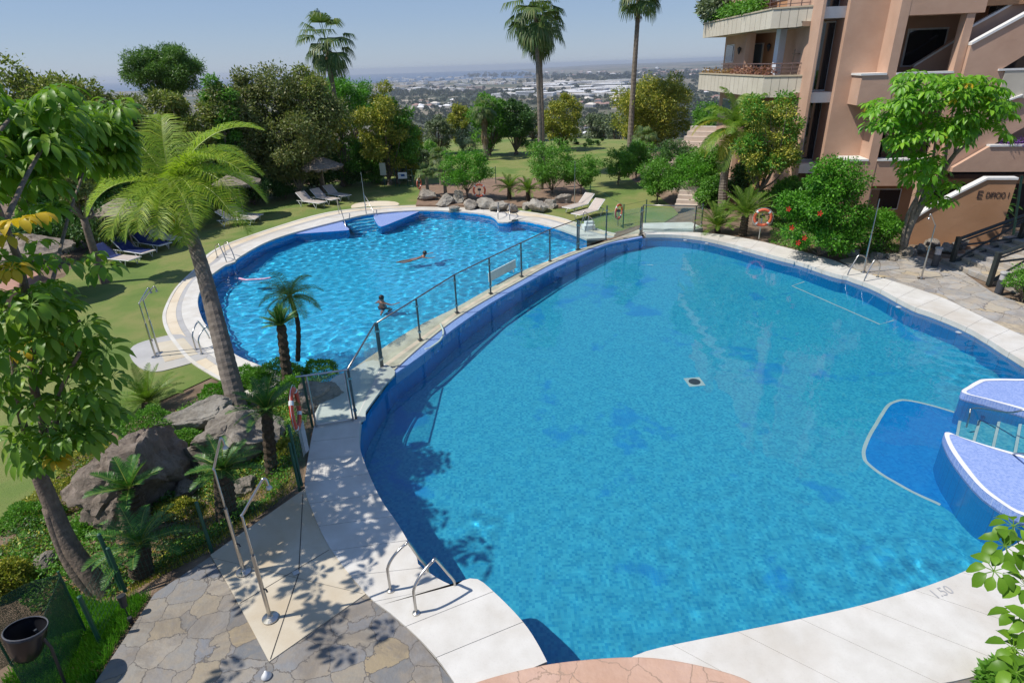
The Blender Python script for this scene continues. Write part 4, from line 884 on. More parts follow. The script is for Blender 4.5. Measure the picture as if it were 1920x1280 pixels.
def palm_trunk(o, pts, r0, r1, m, rings=26, bulge=.04, n=10):
    s = smooth_line(pts, 6); s = resample(s, rings*2+1); rr = [(r0+(r1-r0)*i/(rings*2))*(1+(bulge if i % 2 else -bulge)) for i in range(rings*2+1)]
    return MB().tube(s, rr, n).build('trunk', m, o, smooth=False)
M_queen = leafm('queen_palm_leaf', (.11, .21, .015), (.27, .38, .03), (.5, .52, .05), .4); M_rib = pm('frond_rib', (.3, .36, .06), (.25, .3, .05), .5)
M_yelf = leafm('yellow_frond', (.2, .2, .02), (.4, .36, .03), (.5, .42, .06), .4)
M_cyc = leafm('cycad_leaf', (.025, .09, .014), (.06, .18, .025), (.11, .26, .04), .2, .4, .4); M_cyc2 = leafm('cycad_leaf_bright', (.05, .12, .012), (.12, .22, .02), (.2, .3, .04), .25)
M_ptr = pm('palm_trunk', (.28, .23, .18), (.15, .12, .09), .9, 0, 6, .8, 18, .03); M_cyt = pm('cycad_trunk', (.11, .08, .05), (.05, .035, .02), .95, 0, 14, 1, 30, .04)
def cycad(base, z, crown_px, L, nf, label, el=(1.2, .05), drop=.7, mat=None, tr=.13, name='cycad', ll=None, nl=34, cat='cycad', top=None, lw=.016, ldroop=.05, vee=.35, bend=None):
    rg = np.random.default_rng(int(base[0]*3+base[1])); P = G(*base, z); o = empty(name, P, 0, label, cat)
    H = max(HZ(P, crown_px[1])-z, .12) if crown_px else .15
    T = np.array([0, 0, H])
    if crown_px: w = MPP((P[0], P[1], H)); q = G(base[0], base[1], z); pr = AD(crown_px[0], crown_px[1], P[1]); T = np.array([pr[0]-P[0], 0, pr[2]-z])
    mid = T*.5+np.array(bend if bend else (0, 0, 0)); s = resample(smooth_line([(0, 0, -.1), tuple(mid), tuple(T)], 6), 19)
    MB().tube(s, [tr*(1.12-.2*i/18)*(1.1 if i % 2 else .9) for i in range(19)], 9).build('trunk', M_cyt, o)
    frond_crown(o, rg, T, nf, L, el, drop, nl, ll or L*.17, lw, mat or M_cyc, M_rib, vee, ldroop)
    return o
# ------------------------------------------------------------------ fan palms
M_fan = leafm('fan_leaf', (.03, .075, .02), (.085, .15, .035), (.2, .22, .07), .25); M_fand = pm('dead_fan', (.24, .17, .09), (.14, .1, .05), .95)
def fan(rg, B, d, pet, rad, n=22, spread=2.5, sag=.5):
    d = unit(np.array(d, float)); side = unit(np.cross(d, [0, 0, 1.0])+1e-6); up = np.cross(side, d); H = B+d*pet; V = []; F = []; bd = unit(d*np.array([1, 1, .75])+np.array([0, 0, -max(sag-.42, 0)*1.25])); up = np.cross(side, bd)
    for k in range(n):
        a = -spread+2*spread*k/(n-1)+rg.normal()*.03; q = unit(bd*math.cos(a*.62)+side*math.sin(a*.62)*1.2); w = np.cross(q, up); w = unit(w)*rad*.045
        r = rad*(1-.25*abs(a/spread)**2)*rg.uniform(.9, 1.08); m1 = H+q*r*.6+up*.03; e = m1+unit(q+np.array([0, 0, -sag*2]))*r*.42
        b = len(V); V += [H, H, m1+w, m1-w, e+w*.15, e-w*.15]; V[b] = H-w*.25; V[b+1] = H+w*.25; F += [(b, b+1, b+2, b+3), (b+3, b+2, b+4, b+5)]
    w = side*.02; b = len(V); V += [B-w, B+w, H+w, H-w]; F.append((b, b+1, b+2, b+3)); return np.array(V), np.array(F)
def fan_palm(base, z, top, label, nf=34, rad=1.0, pet=1.0, r0=.2, lean=(0, 0), D=None, skirt=8, group=None, dead_drop=1.2, els=(1.35, -.75)):
    rg = np.random.default_rng(int(base[0]+top)); P = G(*base, z) if D is None else AD(base[0], base[1], D)
    if D is not None: P[2] = h1(P[0], P[1])
    o = empty('fan_palm', P, 0, label, 'palm tree', group); H = HZ(P, top)-P[2]; T = np.array([lean[0], lean[1], H])
    palm_trunk(o, [(0, 0, -.2), tuple(T*[.3, .3, .5]), tuple(T)], r0*1.25, r0*.8, M_ptr, 40, .025)
    for i in range(nf):
        e = els[0]+(els[1]-els[0])*(i/(nf-1))**.85+rg.normal()*.1; a = i*2.39996; d = (math.cos(a)*math.cos(e), math.sin(a)*math.cos(e), math.sin(e))
        V, F = fan(rg, T, d, pet*rg.uniform(.8, 1.15), rad*rg.uniform(.85, 1.1), 18, 2.4, .55+.6*(i/nf)); npmesh('frond', V, F, M_fan, o)
    V = []; F = []; b = 0
    for i in range(skirt*3):
        a = rg.uniform(0, 6.28); e = -1.25+rg.normal()*.12; q, f = fan(rg, T-[0, 0, rg.uniform(.1, dead_drop)], (math.cos(a)*math.cos(e), math.sin(a)*math.cos(e), math.sin(e)), .3, .55, 7, 1.2, .8); V.append(q); F.append(f+b); b += len(q)
    if skirt: npmesh('dead_leaf_skirt', np.concatenate(V), np.concatenate(F), M_fand, o)
    return o
# ------------------------------------------------------------------ umbrella-tree leaves (drooping whorls of leaflets)
def whorls(rg, C, ax, nl, L, asp=.34, droop=1.0, pet=.0, segs=4):
    """C centres (k,3), ax outward axis (k,3). leaflets radiate and hang"""
    k = len(C); ax = unit(ax); ref = np.where(np.abs(ax[:, 2:3]) < .9, np.array([[0, 0, 1.0]]), np.array([[1.0, 0, 0]])); u = unit(np.cross(ax, ref)); v = np.cross(ax, u)
    Vs, Fs, b = [], [], 0
    for j in range(nl):
        a = 2*np.pi*j/nl+rg.random(k)*.25; Lj = L*rg.uniform(.75, 1.1, k)
        q = u*np.cos(a)[:, None]+v*np.sin(a)[:, None]; d = unit(q+ax*.25+rg.normal(size=(k, 3))*.08); side = unit(np.cross(q, ax)); p = C+d*(Lj*.28)[:, None]; rows = []
        prof = [0.12, .78, 1.0, .72, .04][:segs+1] if segs == 4 else np.r_[.1, .95, .85, .04]
        for s in range(segs+1):
            w = (Lj*asp*.5*prof[s])[:, None]*side; up = unit(np.cross(side, d)); rows.append(np.stack([p-w+up*np.abs(Lj[:, None])*asp*.13*prof[s], p, p+w+up*np.abs(Lj[:, None])*asp*.13*prof[s]], 1))
            d = unit(d+np.array([0, 0, -droop*.42])); p = p+d*(Lj*.72/segs)[:, None]
        A = np.stack(rows, 1).reshape(-1, 3); n3 = (segs+1)*3; base = np.arange(k)[:, None]*n3+b
        for s in range(segs):
            for h in (0, 1): Fs.append(base+[s*3+h, s*3+h+1, s*3+h+4, s*3+h+3])
        Vs.append(A); b += k*n3
        # petiolule
        t = unit(q)*.004; e = C+unit(q+ax*.25)*(Lj*.3)[:, None]; z4 = np.stack([C-side*.004, C+side*.004, e+side*.004, e-side*.004], 1).reshape(-1, 3); Fs.append(np.arange(k)[:, None]*4+b+[0, 1, 2, 3]); Vs.append(z4); b += k*4
    return np.concatenate(Vs), np.concatenate(Fs)
def glossleaf(name, c1, c2, c3, tr=.35):
    m = leafm(name, c1, c2, c3, tr, .42, .35); return m
L_schef = glossleaf('umbrella_leaf', (.06, .18, .010), (.15, .36, .018), (.3, .52, .04)); L_schefd = glossleaf('umbrella_leaf_near', (.06, .155, .012), (.145, .285, .02), (.3, .43, .04)); L_schefy = glossleaf('umbrella_leaf_yellow', (.5, .34, .02), (.62, .42, .02), (.4, .36, .03))
# ------------------------------------------------------------------ rocks and mounds
def rock_mat(name, c1, c2, c3):
    t = NT(name); c = t.ramp(t.noise(2.2, 8, .7, .3), [(.3, c1), (.5, c2), (.7, c3)]); t.col(t.mix(t.math('MULTIPLY', t.ramp(t.noise(9, 6, .7), [(.5, (0, 0, 0)), (.65, (1, 1, 1))]), .6), c, c1)); t.set(Roughness=.95); t.bump(t.noise(11, 9, .78), 1, .12); return t.m
M_rock = rock_mat('grey_rock', (.17, .145, .115), (.38, .33, .27), (.56, .5, .42)); M_rockb = rock_mat('brown_rock', (.17, .13, .10), (.35, .28, .22), (.48, .39, .32)); M_rockp = rock_mat('pale_rock', (.25, .21, .16), (.42, .38, .32), (.58, .54, .46))
import bmesh
from mathutils import noise as MN
def rock(c, d, rz, label, m, seed, group=None, sub=4, flat=.0, name='rock'):
    bm = bmesh.new(); bmesh.ops.create_icosphere(bm, subdivisions=sub, radius=1); rg = np.random.default_rng(seed); off = Vector(rg.normal(size=3)*20)
    pl = [Vector(unit(q)) for q in rg.normal(size=(13, 3))]; pd = rg.uniform(.5, .82, 13)
    for v in bm.verts:
        p = v.co.copy(); n = p.copy()
        for q, dd in zip(pl, pd):
            s_ = p.dot(q)
            if s_ > dd: p -= q*(s_-dd)*.97
        f = MN.fractal(n*1.6+off, 1.0, 2.1, 5)*.16; rd = (1-abs(MN.noise(n*2.6+off*1.3)))*.10 + (1-abs(MN.noise(n*6.5+off)))*.045 + MN.noise(n*15+off)*.025
        p += n*(f+rd-.09); v.co = Vector((p.x*d[0]/2, p.y*d[1]/2, p.z*d[2]/2))
    me = bpy.data.meshes.new(name); bm.to_mesh(me); bm.free(); me.materials.append(m)
    for p in me.polygons: p.use_smooth = True
    me.set_sharp_from_angle(angle=R(32)); o = bpy.data.objects.new(name, me); COL.objects.link(o); o.location = tuple(c); o.rotation_euler = (rg.normal()*.12, rg.normal()*.12+flat, rz); return tag(o, label, 'rock', group)
def mound(px, z, wpx, hm, dfrac, label, mat, n, leaf, seed=1, rzo=0, cat='ground cover', name='ground_cover_mound', asp=.5):
    rg = np.random.default_rng(seed); P = G(*px, z); w = wpx*MPP(P)/2; th = rg.uniform(0, 2*np.pi, n); ph = np.arccos(rg.random(n)**.8); nrm = np.stack([np.sin(ph)*np.cos(th), np.sin(ph)*np.sin(th), np.cos(ph)], 1)
    lump = 1+.10*np.sin(nrm@[5, 3, 2]+seed)+.07*np.sin(nrm@[-4, 9, 3])+.05*np.sin(nrm@[14, 9, 12]); C = nrm*lump[:, None]*[w, w*dfrac, hm]*rg.uniform(.9, 1.03, (n, 1)); T = unit(nrm+rg.normal(size=(n, 3))*.7); Nn = unit(rg.normal(size=(n, 3))*.7+nrm); Nn = unit(Nn-T*np.sum(Nn*T, 1, keepdims=True)); L = leaf*rg.uniform(.6, 1.3, n)
    V, F = leafquads(C, T, Nn, L, L*asp); o = npmesh(name, V, F, mat); o.location = tuple(P); o.rotation_euler = (0, 0, rzo); return tag(o, label, cat)
# ------------------------------------------------------------------ trees behind the lower pool
g_ = 'trees along the back of the garden'
tree('broadleaf_tree', (95,455), LZ, 74, 205, 'tall olive green broadleaf tree at the far left skyline', L_olive, 15000, .2, 34, .28, .72, group=g_, cxpx=-10)
tree('broadleaf_tree', (205,425), LZ, 150, 150, 'lower russet broadleaf tree right of the tall left tree', L_brown, 10000, .18, 24, .3, .66, group=g_, cxpx=-5, bark=M_bark2, shell=.4)
tree('broadleaf_tree', (20,470), LZ, 130, 170, 'olive tree cut by the left edge of the picture', L_olive, 8000, .2, 22, .3, .7, group=g_, cxpx=-20)
tree('pine_tree', (318,330), LZ, 70, 148, 'round bright green pine rising against the sky left of centre', L_pine, 26000, .2, 56, .24, .42, group=g_, D=50, asp=.3, bot=190)
tree('broadleaf_tree', (535,372), LZ, 103, 220, 'broad russet fig tree with bare inner twigs behind the second parasol', L_brown, 17000, .19, 44, .24, .8, group=g_, bark=M_bark2, shell=.35)
tree('broadleaf_tree', (440,380), LZ, 125, 150, 'russet fig tree partly behind the palm fronds', L_brown, 10000, .19, 26, .28, .75, group=g_, bark=M_bark2)
tree('broadleaf_tree', (585,365), LZ, 112, 120, 'olive tree whose crown tops out left of the tall fan palm', L_olive, 8000, .19, 20, .3, .6, group=g_, cxpx=-5)
tree('pine_tree', (660,340), LZ, 128, 170, 'vivid green pine behind the back lawn', L_vivid, 14000, .22, 34, .28, .6, group=g_, D=52, asp=.3, bot=260)
tree('conical_tree', (712,348), LZ, 138, 112, 'dense tree with a pointed top and yellowing leaves by the notice board', L_yel, 12000, .17, 36, .3, .92, group=g_, cxpx=4)
tree('conical_tree', (735,345), LZ, 165, 100, 'dark green inner tree merging with the pointed yellowing tree', L_mid, 8000, .17, 30, .3, .9, group=g_, cxpx=0)
tree('broadleaf_tree', (765,340), LZ, 215, 70, 'small golden green tree at the right of the pointed tree', L_yel, 4500, .15, 18, .32, .85, group=g_)
tree('broadleaf_tree', (630,350), LZ, 195, 70, 'slim yellowish tree between the two pines', L_yel, 4500, .17, 18, .3, .85, group=g_)
for i, (x, y, t, w, m, s, lb) in enumerate([(175,478,370,110,L_dark,.13,'dark shrub behind the nearest blue towel lounger'),(250,452,352,110,L_dark,.13,'dark shrub behind the thatched parasol on the left'),(335,430,330,110,L_dark,.13,'dark shrub behind the shaded life ring'),(60,500,400,120,L_dark,.13,'dark shrub at far left behind the big parasol'),(400,400,330,90,L_dark,.13,'dark shrub beside the second parasol'),(470,385,318,90,L_dark,.13,'dark shrub right of the second parasol'),(530,372,322,80,L_dark,.12,'dark shrub where the pale rail fence begins'),(590,356,300,80,L_dark,.12,'dark shrub behind the back parasol'),(650,348,292,70,L_dark,.12,'dark shrub below the two pines'),(700,345,290,60,L_mid,.12,'mid green shrub at the foot of the pointed tree'),(755,338,272,60,L_dark,.12,'dark shrub behind the small white sign'),(800,322,268,56,L_grey,.12,'grey green shrub beyond the far lawn edge')]):
    bush((x, y), LZ, t, w, lb, m, 4200, s, group='shrubs hedging the back of the garden')
tree('broadleaf_tree', (240,420), LZ, 150, 130, 'olive crown between the far left skyline tree and the round pine', L_olive, 9000, .19, 28, .28, .8, group=g_)
tree('broadleaf_tree', (345,395), LZ, 138, 130, 'olive green crown between the round pine and the broad fig tree', L_olive, 10000, .19, 28, .28, .8, group=g_)
tree('broadleaf_tree', (415,385), LZ, 128, 100, 'dark green crown left of the broad fig tree', L_mid, 8000, .19, 24, .28, .8, group=g_)
hedge = [(300,415,325,120,'dark hedge between the thatched parasol and the second parasol'),(120,470,345,150,'tall dark hedge at the far left'),(370,395,300,120,'tall dark hedge behind the shaded ring'),(450,378,285,120,'tall dark hedge behind the second parasol'),(515,366,262,110,'tall dark hedge under the broad fig tree'),(575,358,258,110,'tall dark hedge left of the back parasol'),(640,350,250,100,'tall dark hedge right of the back parasol'),(690,347,255,80,'tall dark hedge below the pointed tree'),(745,340,255,80,'tall dark hedge behind the white sign'),(790,325,262,70,'hedge closing the corner of the far lawn'),(210,440,300,150,'tall dark hedge behind the loungers with navy towels')]
for (x, y, t, w, lb) in hedge: bush((x, y-4), LZ, t, w, lb, L_dark if x % 2 else L_mid, 7000, .16, group='tall hedges behind the loungers', kcl=40, crf=.26)
tree('broadleaf_tree', (150,430), LZ, 110, 150, 'olive tree filling the gap between the left skyline trees', L_olive, 9000, .2, 26, .3, .7, group=g_)
tree('broadleaf_tree', (148,532), LZ, 290, 110, 'slender dark trunked tree on the lawn left of the navy towel loungers', L_brown, 6000, .15, 16, .3, .42)
tree('broadleaf_tree', (270,400), LZ, 160, 150, 'russet tree below the round pine', L_brown, 10000, .19, 28, .3, .8, group=g_)
tree('broadleaf_tree', (490,368), LZ, 108, 110, 'small crowned fig tree top between the two russet crowns', L_brown, 8000, .19, 22, .28, .6, group=g_)
fan_palm((652,345), LZ, 78, 'tall leaning fan palm against the sky left of centre', 28, 1.2, 1.2, .16, (-.1, 0), group='tall fan palms', skirt=7, els=(1.45, -1.25))
fan_palm((1015,358), LZ, 18, 'tallest fan palm, rising out of the picture in the middle', 34, 1.15, 1.15, .125, (-.25, 0), group='tall fan palms', els=(1.45, -1.3))
fan_palm((1019,330), LZ, 52, 'slimmer fan palm just behind the tallest palm', 34, 1.1, 1.15, .12, (-.2, 0), group='tall fan palms', els=(1.45, -1.3))
fan_palm((1180,290), LZ, -12, 'distant fan palm with its crown at the top edge, left of the building', 30, 1.2, 1.2, .2, (.15, 0), group='tall fan palms', D=52)
fan_palm((911,300), LZ, 205, 'short fan palm with a skirt of dead brown leaves at the far lawn', 22, .8, .7, .2, group='small fan palms', skirt=14, dead_drop=2.2)
tree('broadleaf_tree', (925,292), LZ, 160, 84, 'dense dark green tree behind the short fan palm', L_mid, 9000, .2, 26, .3, .85, group=g_, cxpx=-10)
tree('broadleaf_tree', (965,290), LZ, 175, 66, 'dark tree at the right of the short fan palm', L_dark, 6000, .2, 22, .3, .9, group=g_)
tree('broadleaf_tree', (1000,286), LZ, 195, 60, 'grey green tree left of the tallest palm trunk', L_grey, 4500, .2, 18, .3, .9, group=g_, D=66)
tree('broadleaf_tree', (864,285), LZ, 190, 50, 'small golden tree behind the blue green dome', L_yel, 4500, .17, 18, .32, .9, group=g_)
bush((878,285), LZ, 219, 56, 'blue green clipped dome shaped conifer', L_blue, 6500, .13, kcl=60, crf=.2, shell=.9, name='conifer', asp=.25)
tree('broadleaf_tree', (820,290), LZ, 212, 60, 'sparse grey green tree at the edge of the far lawn', L_grey, 3500, .18, 18, .28, .85, group=g_, shell=.2)
tree('broadleaf_tree', (1053,282), LZ, 172, 84, 'round yellow green tree right of the tallest palm', L_yel, 8500, .18, 32, .26, .85, group=g_)
tree('broadleaf_tree', (1228,285), LZ, 130, 155, 'large round golden green tree left of the building', L_yel, 26000, .18, 48, .24, .82, group=g_, bark=M_bark)
tree('broadleaf_tree', (1118,272), None, 208, 80, 'grey green tree beyond the far lawn', L_grey, 4500, .25, 20, .3, .9, group='trees beyond the lawn', D=72)
tree('broadleaf_tree', (1160,270), None, 200, 70, 'grey green tree beyond the lawn, against the golden tree', L_grey, 4500, .25, 20, .3, .9, group='trees beyond the lawn', D=76)
tree('broadleaf_tree', (1325,262), None, 186, 70, 'mid green tree left of the lower balcony', L_mid, 4500, .22, 20, .3, .9, group='trees beyond the lawn', D=62)
for i, (x, t, w, D) in enumerate([(845,214,60,80),(790,222,70,86),(950,200,70,84),(1090,222,60,90),(1030,225,60,88)]):
    tree('broadleaf_tree', (x, 285), None, t, w, ['pale grey tree seen between the golden tree and the pointed tree','grey tree just right of the pointed tree top','grey tree behind the dark trees at centre','grey tree between the yellow green tree and the golden tree','grey tree behind the yellow green tree'][i], L_grey, 3000, .28, 16, .3, .9, group='trees beyond the lawn', D=D)
bush((1205,275), LZ, 252, 90, 'low clipped hedge at the end of the far lawn', L_dark, 3000, .12, group='hedges at the far lawn')
bush((1085,272), LZ, 258, 120, 'low dark hedge closing the far lawn', L_dark, 3500, .12, group='hedges at the far lawn')
bush((985,276), LZ, 262, 90, 'dark hedge beyond the far lawn behind the rocks', L_dark, 3000, .12, group='hedges at the far lawn')
# round bushes around the rock garden
bush((872,378), LZ, 270, 96, 'round bright green bush with several bare stems above the rocks', L_vivid, 7500, .11, hfrac=.8, kcl=44, crf=.26, name='round_bush', r0=.06)
bush((1035,366), LZ, 260, 112, 'leafy bright bush at the foot of the tallest palm', L_mid, 7000, .12, hfrac=.9, name='round_bush')
bush((1090,368), LZ, 288, 74, 'darker round bush right of the tallest palm', L_mid, 5000, .11, hfrac=.75, name='round_bush', r0=.05)
for a in [((1195,330),262,64,'bushy shrub in front of the large golden tree trunk',L_mid),((1325,372),262,70,'broad leafy bush beside the curved palm',L_mid),((1400,392),300,80,'dark leafy shrub below the blossoming tree',L_dark),((1475,425),322,76,'shrub against the building left of the round hibiscus',L_mid),((1265,312),272,90,'clipped hedge below the golden tree, left of the pale steps',L_mid),((1335,392),325,60,'low shrub hiding the garden steps',L_mid)]:
    bush(a[0], -.15, a[1], a[2], a[3], a[4], 5500, .12, hfrac=.97)
cycad((955,378), LZ, (955,352), 1.0, 26, 'bright cycad above the rocks right of the life ring', mat=M_cyc2, nl=26, ll=.2, lw=.03)
cycad((990,380), LZ, (990,357), .95, 24, 'smaller cycad at the left of the tallest palm', mat=M_cyc2, nl=26, ll=.2, lw=.03)
fan_palm((828,350), LZ, 298, 'low fan palm left of the round bright bush', 16, .6, .5, .12, group='small fan palms', skirt=0, els=(1.3, .1))
fan_palm((836,372), LZ, 328, 'low fan palm growing among the rocks', 15, .5, .45, .1, group='small fan palms', skirt=0, els=(1.3, .1))
fan_palm((803,372), LZ, 330, 'low fan palm beside the edge on life ring', 15, .5, .45, .1, group='small fan palms', skirt=0, els=(1.3, .1))
fan_palm((1206,318), LZ, 262, 'low fan palm at the right end of the far lawn', 18, .7, .6, .12, group='small fan palms', skirt=0, els=(1.3, .1))
for i, (x, y, w, h, dz) in enumerate([(800,374,46,30,.4),(836,382,40,26,.35),(858,378,34,30,.4),(884,388,38,24,.3),(912,388,40,26,.3),(935,392,46,22,.3),(962,394,30,20,.3),(1010,392,52,30,.35),(1036,386,28,24,.3),(1056,380,36,30,.35),(850,392,24,14,.2),(985,388,22,18,.2)]):
    P = G(x, y+6, LZ); m = MPP(P); rock((P[0], P[1]+w*m*.3, LZ+h*m*.3), (w*m*1.15, w*m*.8, h*m*1.05), i*.7, ['leftmost rock under the edge on life ring','rock under the low fan palms','upright rock left of the round bush stems','low rock under the round bush','rock directly below the coral life ring','long rock right of the coral life ring','small rock in front of the bright cycad','largest rock at the foot of the tallest palm','rock right of the largest rock','blocky rock at the right end of the row','flat rock at the pool side of the row','small rock between the two cycads'][i], M_rockp if i % 3 else M_rock, 40+i, 'rocks edging the planting bed')
o = tag(MB().prism(G2([(780,388),(1075,392),(1110,372),(1080,340),(940,335),(790,350)], LZ), LZ-.05, LZ+.12).build('planting_bed', pm('bed_soil', (.26, .17, .11), (.17, .11, .075), .95, 0, 3, .5)), 'reddish soil bed behind the rocks', kind='structure')
# right-hand planting
for a in [((1161,340),274,60,'small round bush at the end of the lawn on the right',L_mid),((1236,372),296,80,'light green bush behind the glass corner',L_mid),((1302,376),283,105,'tall leafy bush left of the curved palm trunk',L_vivid),((1268,345),258,90,'dark hedge bush under the golden tree',L_dark)]:
    bush(a[0], -.2, a[1], a[2], a[3], a[4], 5500, .12, hfrac=.95)
for i, (x, y) in enumerate([(1196,306),(1207,314),(1219,322),(1231,332),(1244,341),(1257,350),(1270,358),(1284,366),(1299,372)]):
    P = G(x, y+4, -.4); m = MPP(P); rock((P[0], P[1], -.2), (38*m, 32*m, 34*m), i, ['farthest stone of the low retaining edge, by the end of the lawn','second stone from the far end of the retaining edge','third stone from the far end of the retaining edge','fourth stone from the far end of the retaining edge','middle stone of the low retaining edge','fourth stone from the near end of the retaining edge','third stone from the near end of the retaining edge','second stone from the near end of the retaining edge','nearest stone of the low retaining edge, by the glass corner'][i], M_rockp, 70+i, 'stones of the low retaining edge', 3, name='edging_stone')
tree('broadleaf_tree', (1440,372), -.05, 168, 140, 'olive leaved tree with pale blossom against the lower balcony', L_yel, 9500, .13, 36, .27, .9, cxpx=0, mats2=(L_mid, .7), r0=.1, D=26.3, bot=350)
bush((1655,470), -.05, 385, 90, 'loose shrub with red flowers at the foot of the umbrella tree', L_vivid, 3500, .11)
HB = bush((1556,484), -.05, 290, 164, 'big round hibiscus bush with a few red flowers on the right', L_vivid, 19000, .115, kcl=70, crf=.24, name='hibiscus_bush', cat='bush', bot=484)
def flowers(parent, pts, m, r=.06):
    for p in pts:
        q = np.array(p)-np.array(parent.location); mb = MB()
        for k in range(5):
            a = k*1.2566; mb.add([tuple(q), tuple(q+[r*math.cos(a-.4), r*math.sin(a-.4), r*.3]), tuple(q+[r*1.3*math.cos(a), r*1.3*math.sin(a), r*.15]), tuple(q+[r*math.cos(a+.4), r*math.sin(a+.4), r*.3])], [(0, 1, 2, 3)])
        MT = Matrix.Translation(Vector(q)) @ Matrix.Rotation(R(75), 4, 'X') @ Matrix.Translation(-Vector(q)); mb.v = [tuple(MT @ Vector(v)) for v in mb.v]; mb.build('flower', m, parent)
M_redf = pm('red_petal', (.7, .03, .01), (.55, .02, .01), .5)
Y0 = HB.location.y
flowers(HB, [AD(1478,392,Y0-.9), AD(1484,427,Y0-1.1), AD(1508,446,Y0-1.35), AD(1496,455,Y0-1.2), AD(1626,409,Y0-.3), AD(1537,400,Y0-1.75)], M_redf, .08)
cycad((1345,436), -.05, (1346,424), 1.25, 34, 'bright cycad just right of the glass fence', mat=M_cyc2, nl=32, ll=.2, lw=.024, el=(1.35, .1))
cycad((1392,442), -.05, (1398,402), 1.35, 34, 'taller cycad behind the coral life ring', mat=M_cyc2, nl=32, ll=.22, lw=.024, el=(1.35, .0), tr=.16)
cycad((1850,432), 0, (1852,388), 1.15, 34, 'cycad in front of the lettered wall', el=(1.3, -.2), drop=1.1, nl=34, ll=.2, lw=.022)
# curved queen palm on the right
P = G(1355,395,-.05); o = empty('feather_palm', P, 0, 'feather palm with a curved trunk and yellow fronds before the balconies', 'palm tree'); rg = np.random.default_rng(5)
tops = [AD(1357,340,P[1])-P, AD(1366,290,P[1])-P, AD(1380,245,P[1])-P]; palm_trunk(o, [(0, 0, -.2)]+[tuple(t) for t in tops], .24, .15, M_ptr, 30, .03)
frond_crown(o, rg, tops[-1], 22, 2.3, (1.35, -.4), 1.9, 80, .6, .03, leafm('feather_palm_leaf', (.06, .14, .015), (.16, .28, .03), (.3, .4, .05), .35), M_rib, .25, .5)
frond_crown(o, rg, tops[-1], 4, 2.2, None, 2.2, 46, .5, .03, M_yelf, M_rib, .2, .6, azs=[(3.0, .7, 1.05), (3.5, .35, .9), (3.9, -.2, .8), (3.2, .0, .9)])
# ------------------------------------------------------------------ umbrella tree on the right
def branchy(o, off, paths, m, r0=.09, r1=.025, n=7, name='branch'):
    for i, (pts, a, b) in enumerate(paths):
        s = smooth_line(pts, 4); MB().tube([tuple(np.array(p)-off) for p in s], list(np.linspace(a, b, len(s))), n).build('trunk' if i == 0 else name, m, o, smooth=True)
P = G(1692,476,0); o = empty('umbrella_tree', P, 0, 'umbrella tree with glossy drooping leaf whorls in front of the building', 'tree'); Y = P[1]
k1, k2, k3 = AD(1705,430,Y), AD(1740,370,Y-.1), AD(1775,325,Y-.2)
branchy(o, P, [([P+[0, 0, -.1], AD(1700,440,Y), AD(1722,395,Y), AD(1755,345,Y), AD(1790,290,Y-.7), AD(1840,250,Y-1.2)], .15, .05), ([AD(1695,455,Y), AD(1722,360,Y), AD(1722,330,Y), AD(1715,290,Y), AD(1690,240,Y-1)], .08, .03), ([AD(1690,460,Y-.1), AD(1703,400,Y), AD(1742,330,Y), AD(1752,280,Y), AD(1760,210,Y-1)], .07, .03),
    ([AD(1700,440,Y+.2), AD(1735,350,Y+.3), AD(1737,310,Y+.3), AD(1730,260,Y-.9)], .06, .03), ([AD(1790,290,Y-.2), AD(1800,240,Y-.2), AD(1830,210,Y-.5)], .05, .03), ([AD(1770,320,Y-.2), AD(1780,240,Y), AD(1790,190,Y)], .05, .03), ([AD(1715,290,Y), AD(1660,250,Y), AD(1630,235,Y)], .04, .02)], M_bark2)
rg = np.random.default_rng(11); C = []; 
for (x0, y0, sx, sy, n) in [(1760,170,75,32,75),(1840,180,50,32,42),(1665,215,45,25,34),(1700,270,30,20,20),(1730,315,40,25,30),(1810,245,40,22,26),(1875,205,25,30,16),(1765,235,70,25,36),(1760,365,30,20,12),(1880,250,18,12,6)]:
    for _ in range(int(n*1.25)): C.append(AD(x0+rg.uniform(-1, 1)*sx, y0+rg.uniform(-1, 1)*sy, Y-1.2+rg.uniform(-1.2, 1.1)))
C = np.array(C); ax = unit(unit(C-np.mean(C, 0))*.5+[0, 0, 1.1]+rg.normal(size=C.shape)*.25)
V, F = whorls(rg, C-P, ax, 10, .42, .29, 1.1, segs=3); npmesh('crown', V, F, L_schef, o)
I_ = rg.integers(0, len(C), 16); V, F = whorls(rg, C[I_]-P+[0, 0, -.15], ax[I_], 8, .3, .3, 1.2, segs=3); npmesh('yellow_leaves', V, F, L_schefy, o)
for i, (x, y, w, h) in enumerate([(1600,476,30,18),(1640,482,34,20),(1672,486,28,20),(1705,480,30,26),(1745,462,40,26),(1775,470,34,26),(1722,470,26,22),(1800,462,40,22),(1540,472,30,14)]):
    P_ = G(x, y, 0); m = MPP(P_); rock((P_[0], P_[1], .05), (w*m, w*m*.8, h*m*1.1), i, ['rock under the hibiscus bush, nearest the tall shower pole','rock behind the right ladder','rock left of the umbrella tree trunk','rock at the foot of the umbrella tree','mossy rock behind the bent shower','rock left of the first black post','pale rock between trunk and shower','rock below the lettered wall','flat rock in the shade of the hibiscus bush'][i], M_rock, 90+i, 'rocks along the right planting bed')
